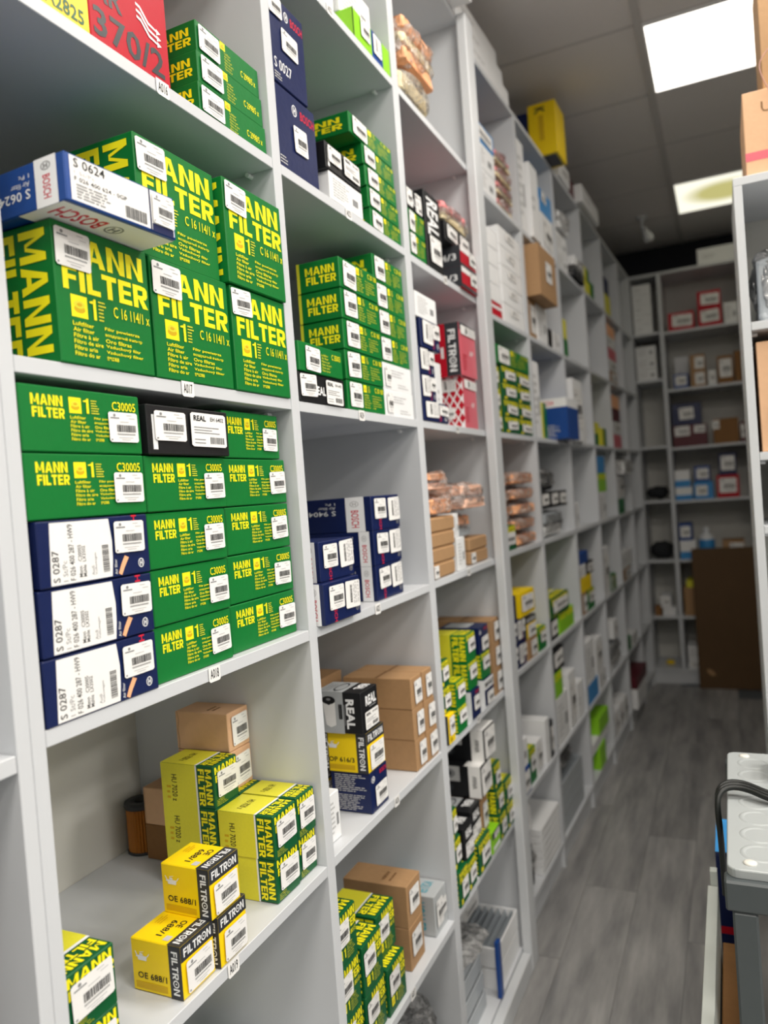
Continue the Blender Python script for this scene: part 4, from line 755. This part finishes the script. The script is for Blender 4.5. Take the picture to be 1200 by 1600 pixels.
# on top
z = 2.9245
for k in range(3): bx('white_plain', 'U', 2.38, 2.9-.03*k, z+.064*k, .063, -.004-.01*k, .3, f'long white carton on top of the far shelving, {["bottom", "middle", "top"][k]} of three', GU)
bx('navy', 'U', 3.38, 3.58, z, .2, -.06, .12, 'navy carton behind the yellow one on top of the far shelving', GU, rz=0)
bx('yel_k', 'U', 3.38, 3.55, z, .225, .065, .12, 'yellow carton with black K jutting out near the ceiling', GU, rz=0)
bx('white+l', 'U', 3.63, 3.86, z, .085, .01, .2, 'white carton right of the yellow one on top of the far shelving', GU)
bx('maroon', 'U', 3.9, 4.0, z, .08, .0, .2, 'small dark red carton on top of the far shelving', GU)
bx('white_plain', 'U', 4.04, 4.5, z, .09, .03, .2, 'long pale carton farthest on top of the far shelving', GU)
# shelf 1
u('white_lines', 2.42, 2.655, T7, .08, 'white carton under another', 1, 1); u('white_lines', 2.42, 2.655, T7+.081, .085, 'white carton under the blue one', 1, 1); u('skyblue+l', 2.42, 2.66, T7+.167, .066, 'blue and white carton', 1, 1)
for k in range(4): bag('U', 2.68, 2.9, T7+.058*k, .057, .0, .2, ['cream', 'pink_foam'], f'pink and cream pad bag, {row(k, 4)}, past the post, first shelf', GU, seed=20+k, amp=.012)
u('white_lines', 2.965, 3.06, T7, .36, 'tall white carton', 2, 1); u('white_plain', 3.075, 3.2, T7, .3, 'second tall white carton', 2, 1, .01); u('white_lines', 3.215, 3.275, T7, .22, 'narrow white carton', 2, 1)
u('white+l', 3.29, 3.49, T7, .17, 'white carton under the blue one', 2, 1); u('skyblue', 3.29, 3.49, T7+.171, .1, 'blue carton', 2, 1, st=[('front', .1, .5, .5, .95, 'std')])
u('white_lines', 3.54, 3.76, T7, .075, 'white carton, bottom of stack', 3, 1); u('white_lines', 3.54, 3.76, T7+.076, .09, 'white carton, middle of stack', 3, 1)
bag('U', 3.54, 3.76, T7+.167, .1, .03, .18, ['white', 'white'], f'white plastic bag on white cartons, {pb(3, 1)}', GU, seed=31)
bag('U', 3.8, 4.07, T7, .13, .03, .2, ['cloth_black', 'white'], f'dark and white bag, {pb(3, 1)}', GU, seed=32)
u('green', 4.3, 4.4, T7, .09, 'small green carton', 4, 1); u('lime_yellow', 4.13, 4.29, T7, .07, 'yellow carton, lower', 4, 1); u('lime_yellow+dark', 4.13, 4.28, T7+.071, .07, 'yellow and green carton, upper', 4, 1)
u('lime_yellow', 4.72, 4.92, T7, .12, 'yellow carton', 5, 1); u('navy', 4.72, 4.9, T7+.121, .1, 'navy carton', 5, 1)
# shelf 2
u('red+band', 2.42, 2.62, T6, .05, 'red and black carton under whites', 1, 2, st=[])
for k in range(4): u('white_plain', 2.42, 2.62, T6+.051+.062*k, .061, f'white carton, near column, {row(k, 4)}', 1, 2)
for k in range(5): u('white+l', 2.64, 2.9, T6+.068*k, .067, f'white carton, far column, {row(k, 5)}', 1, 2, -.004, .18, None, [('front', .3, .45, .7, .85, 'bosch')])
u('kraft', 2.965, 3.08, T6, .15, 'kraft carton under the large one', 2, 2); u('white_lines', 3.1, 3.26, T6, .15, 'white carton with red corner', 2, 2); u('kraft_bare', 2.97, 3.24, T6+.151, .2, 'large kraft carton jutting out', 2, 2, .05, .2, .0, [('front', .35, .35, .7, .75, 'std')])
u('black', 3.28, 3.34, T6, .08, 'small black carton', 2, 2); u('white_lines', 3.36, 3.48, T6, .08, 'small white carton', 2, 2)
u('green', 3.54, 3.64, T6, .08, 'small green carton, lower', 3, 2); u('lime_yellow', 3.54, 3.63, T6+.081, .09, 'small yellow carton, upper', 3, 2)
for k, c in enumerate(['kraft', 'white+l', 'rose', 'white', 'orange']): u(c, 4.71, 5.0, T6+.07*k, .069, f'{["kraft", "white labelled", "rose", "plain white", "orange"][k]} carton in column', 5, 2)
# shelf 3
for k in range(3): u('gtext', 2.43, 2.53, T5+.075*k, .074, f'green carton, near column, {["bottom", "middle", "top"][k]}', 1, 3)
for k in range(4):
    u('gtext', 2.55, 2.72, T5+.058*k, .057, f'green carton, middle column, {row(k, 4)}', 1, 3, -.002, .16)
    u('gtext', 2.725, 2.9, T5+.058*k, .057, f'green carton, right column, {row(k, 4)}', 1, 3, -.002, .16)
u('green_long', 2.5, 2.9, T5+.2325, .066, 'green carton lying across the stack', 1, 3, .0, .2, 0)
u('white_lines', 2.965, 3.06, T5, .3, 'tall bulging white carton', 2, 3); u('lime_yellow+dark', 3.08, 3.2, T5, .15, 'yellow and green carton', 2, 3, -.02)
u('battery', 3.27, 3.49, T5, .175, 'large blue carton with white lid band', 2, 3, .05, .2, 0)
u('white+l', 3.55, 3.76, T5, .29, 'large white carton', 3, 3, .02); u('white_plain', 3.79, 3.93, T5, .13, 'small white carton', 3, 3)
u('green', 4.13, 4.25, T5, .06, 'green carton', 4, 3); u('lime_yellow', 4.13, 4.27, T5+.061, .06, 'yellow carton', 4, 3); u('lime_yellow+dark', 4.3, 4.48, T5, .1, 'yellow and green carton', 4, 3)
for k, c in enumerate(['rose', 'white+l', 'maroon', 'orange']): u(c, 4.73, 5.0, T5+.08*k, .079, f'{["rose", "white labelled", "dark red", "orange"][k]} carton in column', 5, 3)
# shelf 4
u('gtext', 2.43, 2.6, T4, .085, 'green carton under the bags', 1, 4)
for k in range(3): bag('U', 2.4, 2.58, T4+.088+.062*k, .061, .0, .2, ['salmon'], f'bag of salmon filters, near pile, {["bottom", "middle", "top"][k]}, {pb(1, 4)}', GU, seed=40+k, amp=.014)
for k in range(5): bag('U', 2.6, 2.9, T4+.055*k, .054, .005, .22, ['orange'], f'bag of orange filters just past the post, far pile, {row(k, 5)}', GU, seed=50+k, amp=.014)
bag('U', 2.96, 3.32, T4, .115, .01, .22, ['white', 'tin'], f'white crumpled bag below the black cartons, {pb(2, 4)}', GU, seed=60)
u('black+l', 2.96, 3.1, T4+.118, .066, 'black carton, left of three', 2, 4); u('black+l', 3.11, 3.25, T4+.118, .066, 'black carton, middle of three', 2, 4); u('black+l', 3.26, 3.4, T4+.118, .066, 'black carton, right of three', 2, 4)
bag('U', 2.96, 3.2, T4+.186, .1, .01, .2, ['cloth_black'], f'dark bag on black cartons, {pb(2, 4)}', GU, seed=61)
u('white_lines', 3.54, 3.63, T4, .12, 'narrow white carton', 3, 4)
u('white_lines', 4.13, 4.34, T4, .15, 'white carton under the lime one', 4, 4); u('lime+txt', 4.12, 4.38, T4+.151, .1, 'lime carton', 4, 4); u('skyblue', 4.13, 4.36, T4+.252, .09, 'blue carton', 4, 4)
u('green', 4.73, 4.95, T4, .09, 'green carton', 5, 4); u('white+l', 4.73, 5.0, T4+.091, .14, 'white carton', 5, 4); bag('U', 4.74, 5.14, T4+.232, .11, .05, .2, ['white'], f'clear bag on the white carton, {pb(5, 4)}', GU, seed=62)
# shelf 5
for k in range(2):
    for j in range(2): u('navy_lbl', 2.43+.1*j, 2.525+.1*j, T3+.083*k, .082, f'navy carton, {["near", "far"][j]} column, {["bottom", "second"][k]}', 1, 5)
u('navy', 2.43, 2.54, T3+.166, .085, 'navy carton at the top', 1, 5); u('filtron_yellow+l', 2.56, 2.75, T3+.166, .085, 'yellow carton', 1, 5, .0)
u('kraft', 2.645, 2.77, T3, .075, 'kraft carton', 1, 5); u('op616', 2.645, 2.77, T3+.076, .075, 'yellow and dark carton on kraft', 1, 5); u('w7052', 2.8, 2.9, T3, .085, 'green carton', 1, 5)
u('black+l', 2.97, 3.09, T3, .085, 'black carton', 2, 5); u('lime+txt', 3.12, 3.38, T3, .085, 'lime and green carton, lower', 2, 5); u('hu7020', 2.98, 3.28, T3+.086, .08, 'yellow and green carton, upper', 2, 5, .0)
u('kraft', 3.54, 3.68, T3, .1, 'kraft carton', 3, 5); u('w7052', 3.7, 3.85, T3, .1, 'green and yellow carton', 3, 5); u('filtron_yellow', 3.54, 3.8, T3+.101, .07, 'yellow carton', 3, 5); u('white', 3.54, 3.69, T3+.172, .06, 'white carton', 3, 5); u('black+l', 3.7, 3.87, T3+.172, .06, 'black carton', 3, 5); u('blue', 3.54, 3.76, T3+.233, .055, 'blue carton', 3, 5)
u('white+l', 4.13, 4.3, T3, .26, 'tall white carton', 4, 5); u('green_long', 4.32, 4.48, T3, .09, 'green carton', 4, 5)
u('white_plain', 4.72, 5.1, T3+.07, .1, 'white carton, upper', 5, 5); u('kraft', 4.72, 5.0, T3, .069, 'kraft carton, lower', 5, 5)
# shelf 6
u('navy', 2.42, 2.78, T2, .24, 'large navy carton at the back', 1, 6, -.12, .12, 0, [('front', .15, .3, .85, .85, 'bosch')])
u('blue', 2.42, 2.55, T2, .09, 'blue carton with white label', 1, 6, .0, .1, None, [('front', .2, .1, .9, .9, 'std')]); u('white_lines', 2.42, 2.55, T2+.091, .095, 'white carton on the blue one', 1, 6, -.004, .1)
u('w7052', 2.58, 2.66, T2, .12, 'green and yellow carton', 1, 6, -.01, .1); u('white+l', 2.67, 2.75, T2, .12, 'white carton in the middle', 1, 6, -.01, .1); u('white+band', 2.79, 2.85, T2, .165, 'tall pale carton', 1, 6); u('charcoal+l', 2.86, 2.905, T2, .14, 'dark carton at the right end', 1, 6)
u('white_lines', 2.97, 3.17, T2, .19, 'white carton under the lime one', 2, 6); u('lime+txt', 2.97, 3.1, T2+.191, .1, 'lime carton', 2, 6); u('black+l', 2.97, 3.15, T2+.292, .09, 'black carton', 2, 6); u('white+l', 3.2, 3.32, T2, .24, 'tall white carton', 2, 6); u('white_plain', 3.34, 3.46, T2, .16, 'short white carton', 2, 6)
u('skyblue', 3.55, 3.8, T2, .09, 'blue carton', 3, 6); u('white_lines', 3.55, 3.75, T2+.091, .2, 'white carton on blue', 3, 6); u('white+l', 3.78, 3.95, T2+.091, .17, 'second white carton on blue', 3, 6); u('white_lines', 3.82, 4.0, T2, .09, 'white carton beside blue', 3, 6)
bag('U', 4.13, 4.55, T2, .16, .0, .22, ['white', 'tin'], f'clear bag of pale filters, {pb(4, 6)}', GU, seed=70); u('white+l', 4.3, 4.42, T2+.163, .1, 'white carton on the bag', 4, 6)
u('green', 4.72, 4.85, T2, .08, 'green carton', 5, 6); u('white', 4.88, 5.1, T2, .07, 'white carton', 5, 6)
# shelf 7 (bottom)
for k in range(6): bx('white_plain', 'U', 2.64, 2.9, T1+.028*k, .026, -.004, .3, f'flat white carton, {row(k, 6)}, pile on the floor shelf past the post', GU)
bag('U', 2.39, 2.6, T1, .17, .0, .25, ['cloth_black', 'cloth_black'], f'black bagged filters, {pb(1, 7)}', GU, seed=80)
u('white_lines', 2.41, 2.62, T1+.18, .09, 'white carton on the black bag', 1, 7, -.03)
for k in range(4): pleated('U', 2.98, 3.36, T1+.05*k, .046, -.01, .3, f'grey cabin filter, {row(k, 4)}, {pb(2, 7)}', GU, n=16)
bag('U', 3.0, 3.3, T1+.203, .09, -.02, .25, ['cloth_black'], f'dark crumpled bag on cabin filters, {pb(2, 7)}', GU, seed=81)
u('lime', 3.7, 3.84, T1, .11, 'lime carton, lower', 3, 7, .0, .15); u('white_plain', 3.56, 3.96, T1+.111, .05, 'flat white carton', 3, 7); u('lime', 3.72, 3.96, T1+.162, .08, 'lime carton, upper', 3, 7, .0, .15)
for k in range(3): u('white+l', 4.15+.15*k, 4.28+.15*k, T1, .14, f'white carton, {["left", "middle", "right"][k]} of three', 4, 7)
u('white_plain', 4.73, 5.1, T1, .12, 'white carton under the red one', 5, 7, .03); u('maroon', 4.73, 5.15, T1+.121, .07, 'dark red carton', 5, 7, .03)
# ------------------------------------------------------------------ shelving across the end of the aisle
GB = 'goods on the end shelving'
def bk(k, x0, x1, z0, h, desc, xf=-.02, d=.2, st=None, rz=None):
    return bx(k, 'B', x0, x1, z0+.0006, h, xf, d, f'{desc}, end-wall shelving', GB, rz, st)
L1, L2, L3, L4, L5, L6, L7 = 2.498, 2.093, 1.683, 1.308, .89, .486, .108
bk('white_plain', .56, .8, 2.92, .11, 'pale carton on top')
bk('red+l', .345, .515, L1, .125, 'red carton at left, top shelf'); bk('red+l', .54, .69, L1, .125, 'red carton under another, top shelf'); bk('red+l', .54, .69, L1+.126, .115, 'red carton on another, top shelf'); bk('white_lines', .705, .79, L1, .14, 'white carton right of reds, top shelf')
bk('blue+l', .355, .45, L2, .1, 'blue carton, second shelf'); bk('white_plain', .355, .45, L2, .25, 'tall white sheet carton behind blue one, second shelf', -.24, .05); bk('kraft', .47, .565, L2, .11, 'kraft carton lower, second shelf'); bk('kraft', .47, .565, L2+.111, .11, 'kraft carton upper, second shelf'); bk('white+l', .58, .63, L2, .1, 'small white carton, second shelf'); bk('kraft_dark+l', .64, .74, L2, .19, 'brown carton with labels, second shelf'); bk('kraft_dark', .75, .79, L2, .21, 'slim brown carton, second shelf')
bk('maroon', .33, .55, L3, .15, 'dark red carton, third shelf', st=[('front', .05, .5, .5, .95, 'std'), ('front', .62, .6, .95, .95, 'std')]); bk('navy', .33, .52, L3+.151, .15, 'navy carton on dark red, third shelf', st=[('front', .25, .25, .75, .8, 'std')]); bk('kraft_dark', .59, .75, L3, .17, 'brown carton at right, third shelf', st=[('front', -.02, .6, .25, .95, 'std')]); bk('maroon+l', .76, .79, L3, .14, 'slim dark red carton, third shelf')
bk('white+top', .32, .43, L4, .09, 'white and blue carton lower, fourth shelf'); bk('white+top', .32, .42, L4+.091, .12, 'white and blue carton upper, fourth shelf'); bk('skyblue', .44, .565, L4, .12, 'blue carton lower, fourth shelf', st=[('front', .1, .2, .7, .8, 'std')]); bk('blue+l', .45, .55, L4+.121, .11, 'blue labelled carton upper, fourth shelf'); bk('red+l', .59, .73, L4, .155, 'red carton, fourth shelf'); bk('navy+l', .61, .72, L4+.156, .15, 'navy carton on red, fourth shelf')
bk('white+top', .325, .43, L5, .13, 'white and blue carton lower, fifth shelf'); bk('blue+l', .325, .41, L5+.131, .12, 'blue labelled carton upper, fifth shelf'); bk('kraft', .6, .74, L5, .12, 'kraft carton, fifth shelf')
e = empty('bottle', (.5, 5.83, L5+.0008)); tag(e, 'white bottle with blue label, fifth shelf of end-wall shelving', 'bottle')
obj('bottle_body', lathe([(0, 0), (.05, 0), (.053, .01), (.053, .13), (.04, .165), (.018, .175), (.018, .19)], 24, ('bottle_white', 'skyblue'), [0, 0, 1, 0, 0, 0]), e); obj('cap', lathe([(.021, .188), (.022, .21), (.02, .215), (0, .215)], 20, ('bottle_white',)), e)
bk('kraft', .33, .42, L6, .2, 'kraft carton, sixth shelf', st=[]); bk('lime_yellow', .35, .4, L6+.201, .05, 'small yellow carton on kraft, sixth shelf')
bk('white+l', .33, .42, L7, .06, 'white carton lower, bottom shelf'); bk('white_lines', .33, .42, L7+.061, .1, 'white carton upper, bottom shelf')
for k in range(5): bk('white_plain', .115, .24, 2.508+.07*k, .069, f'flat pale carton, {row(k, 5)}, narrow bay top', d=.25)
for k in range(3): bk('white_lines', .115, .25, 2.178+.08*k, .079, f'grey-white carton, {row(k, 3) if k != 1 else "middle"}, narrow bay second shelf', d=.25)
o = obj('cloth_bundle', lump(.16, .18, .1, 'cloth_black', 4, .7, .02, 30, 3)); o.location = (.195, 5.88, 1.3195); tag(o, 'dark cloth bundle in the narrow bay, end-wall shelving', 'cloth bundle', GB)
o = obj('cloth_bundle', lump(.16, .18, .13, 'cloth_black', 4, .7, .02, 30, 5)); o.location = (.195, 5.88, .8915); tag(o, 'dark cloth bundle on lower shelf of the narrow bay', 'cloth bundle', GB)
for i, (x, zz, c, hh_) in enumerate([(.15, L6, 'kraft_dark', .07), (.205, L6, 'bottle_white', .06), (.25, L6, 'bottle_white', .06)]): bk({'kraft_dark': 'kraft_dark', 'bottle_white': 'white'}[c], x-.022, x+.022, zz, hh_, f'{["brown", "first white", "second white"][i]} small carton, narrow bay sixth shelf', d=.08, st=[])
bk('white+l', .17, .24, L6+.0612, .08, 'white carton on small ones, narrow bay')
o = obj('rag', lump(.06, .07, .03, 'filtron_yellow', 3, .8, .006, 40, 2)); o.location = (.2, 5.9, L7+.001); tag(o, 'small yellow rag on the bottom shelf at the far end', 'rag', GB)
pn = empty('hardboard_sheet', (.6, 5.66, 0)); tag(pn, 'large brown board leaning against the end-wall shelving', 'board')
q = obj('board', boxmesh(-.2, .22, -.01, .01, 0, .97, 'hardboard', .002), pn); q.rotation_euler = (-.03, 0, 0)
q = obj('worn_patch', mesh('worn_patch', [(-.15, -.0108, .12), (-.12, -.0108, .09), (-.09, -.0108, .095), (-.11, -.0108, .125), (-.14, -.0108, .14)], [(0, 1, 2, 3, 4)], ['kraft']), pn); q.rotation_euler = (-.03, 0, 0)
# ------------------------------------------------------------------ right edge: free-standing unit contents
GR = 'goods on the right-hand unit'
bag('R', .024, .2, 1.8235, .19, -.06, .16, ['tin'], 'grey filter in crumpled clear foil on the right-hand unit', GR, film='foil_film', seed=90, amp=.014)
bx('kraft_pale', 'R', .026, .35, 1.5335, .245, -.012, .26, 'large pale kraft carton on the right-hand unit', GR, rz=0, st=[('front', .06, .2, .32, .4, 'std')])
bx('kraft_pale', 'R', .03, .4, 2.1455, .19, -.03, .24, 'pale kraft carton with magenta stripe on the right-hand unit', GR, rz=0, st=[], name='striped_carton')
st_o = bpy.data.objects['striped_carton']; Wd = .37
pp = Print(); pp.items([r('front', 0, .2, 1, .3, 'rose'), t('front', 'U', .1, .74, .16, .86, 'kraft_line', 0, -.005), r('front', 0, 0, 1, .02, 'kraft_line')], Wd, .19, .24); obj('printed_stripe', pp.mesh('printed_stripe'), st_o)
bx('kraft', 'R', .075, .45, 2.336, .3, -.06, .2, 'upper kraft carton tied with string on the right-hand unit', GR, rz=0, st=[])
tg = empty('packing_string', (.8, 1.93, 2.15)); tag(tg, 'thin loose packing string hanging over the kraft cartons', 'string')
for pts in ([(.09, -.0, .34), (.04, -.01, .3), (-.015, -.012, .25), (-.02, -.012, .22), (.005, -.012, .16), (.012, -.012, .05), (.0, -.012, .0)], [(.02, -.005, .34), (.018, -.014, .2), (.02, -.014, .1), (.012, -.014, .0)]): tube('strand', pts, .0012, 'string', tg)
bx('white', 'R', .16, .4, .9685, .2, -.05, .2, 'white carton low on the right-hand unit', GR)
o = obj('tool_case', lump(.16, .2, .13, 'cloth_black', 3, .3), None, frame_pt('R', -.12, .17)+(1.3688-.0,)); o.location.z = 1.3685; tag(o, 'dark case edge on the right-hand unit', 'case', GR)
# ------------------------------------------------------------------ right edge: stand with embossed pad, low rack
e = empty('work_stand', (.8, 1.37, 0)); tag(e, 'grey steel stand with white embossed pad and screws', 'stand')
PX0, PX1, PY0, PY1, PZ = -.168, .2, -.24, .24, .95
def rslab(x0, x1, y0, y1, z0, z1, rad, m, ins=.002):
    out = lambda g: [(cx_+(rad-g)*math.cos(a_), cy_+(rad-g)*math.sin(a_)) for cx_, cy_, st_ in ((x1-rad, y1-rad, 0), (x0+rad, y1-rad, 1.5708), (x0+rad, y0+rad, 3.1416), (x1-rad, y0+rad, 4.7124)) for a_ in [st_+i*1.5708/5 for i in range(6)]]
    vs, n = [], 24
    for g, zz in ((0, z0), (0, z1-ins), (ins*.4, z1-ins*.3), (ins, z1)): vs += [(x, y, zz) for x, y in out(g)]
    fs = [(k*n+i, k*n+(i+1) % n, (k+1)*n+(i+1) % n, (k+1)*n+i) for k in range(3) for i in range(n)]+[tuple(range(3*n, 4*n)), tuple(range(n-1, -1, -1))]
    return mesh('slab', vs, fs, [m])
obj('pad', rslab(PX0, PX1, PY0, PY1, PZ-.0122, PZ, .016, 'pad'), e)
ring = lathe([(.02, 0), (.022, .001), (.024, .0013), (.026, .001), (.028, 0)], 32, ('pad',), name='embossed_ring')
for i in range(4):
    for j in range(7):
        x, y = PX0+.045+.085*i, PY0+.055+.061*j
        obj('embossed_ring', ring, e, (x, y, PZ))
scr = lathe([(.009, 0), (.009, .0015), (.006, .003), (0, .0032)], 18, ('screw',), name='screw')
for x, y in ((PX0+.03, PY0+.022), (PX0+.03, PY1-.022), (PX1-.03, PY0+.022), (PX1-.03, PY1-.022)): obj('screw', scr, e, (x, y, PZ))
for a in ((PX0-.004, PX1+.004, PY0-.012, PY0+.02), (PX0-.004, PX1+.004, PY1-.03, PY1+.002)): box('frame_rail', a[0], a[1], a[2], a[3], PZ-.055, PZ-.0125, 'steel', e, bev=.003)
for x in (PX0+.002, PX1-.032): box('frame_rail', x, x+.03, PY0+.0205, PY1-.0305, PZ-.055, PZ-.0125, 'steel', e, bev=.003)
for x in (PX0+.004, PX1-.036):
    for y in (PY0-.01, PY1-.034): box('leg', x, x+.032, y, y+.032, 0, PZ-.0555, 'steel', e, bev=.003)
cb = empty('cable_bundle', (.63, 1.38, .95)); tag(cb, 'black cable bundle looping off the white pad', 'cable')
for k in range(3): tube('cable', [(x-.63, y-1.38+.007*(k-1), zz-.95+.002*k) for x, y, zz in ((.8, 1.352, .957), (.73, 1.358, .958), (.694, 1.365, .962), (.662, 1.388, .967), (.636, 1.388, .968), (.62, 1.372, .962), (.6165, 1.36, .94), (.62, 1.352, .89), (.621, 1.35, .8))], .0046, 'rubber', cb)
o = box('rubber_block', .703, .8, 1.46, 1.55, .9505, .985, 'charcoal', bev=.006); tag(o, 'dark block lying on the white pad at the right edge', 'block')
e = empty('low_rack', (.6, 1.3, 0)); tag(e, 'low pale grey board rack beside the stand', 'rack')
box('side_board', -.017, .001, -.75, .265, 0, .70, 'board', e, bev=.001); box('end_board', -.012, .001, .266, .284, 0, .728, 'board', e, bev=.001)
bx('kraft_dark', 'L', 1.18, 1.55, .0, .6, .632, .028, 'tall brown carton inside the low rack', 'cartons in the low rack', rz=0, st=[('side', .1, .82, .9, .95, 'std')])
bx('white_plain', 'L', .98, 1.12, .0, .4, .633, .028, 'pale carton standing inside the low rack', 'cartons in the low rack', rz=0)
bx('navy_teal', 'L', 1.613, 1.77, .0, .745, .66, .062, 'glossy blue carton standing beyond the low rack', 'cartons in the low rack', rz=0)
bx('white', 'L', 1.2, 1.5, .0, .7, .93, .23, 'white carton under the stand at the right edge', 'cartons in the low rack', rz=0)
seen = {}
for o in S.objects:
    if o.parent is None and 'label' in o: seen.setdefault(o['label'], []).append(o.name)
print('TOPLEVEL', len([o for o in S.objects if o.parent is None]), 'OBJ', len(S.objects), 'TRIS', sum(len(o.data.polygons) for o in S.objects if o.type == 'MESH'))
for k, v in seen.items():
    if len(v) > 1: print('DUPLABEL', k, v)
    if len(k.split()) > 16 or len(k.split()) < 4: print('LEN', len(k.split()), k)
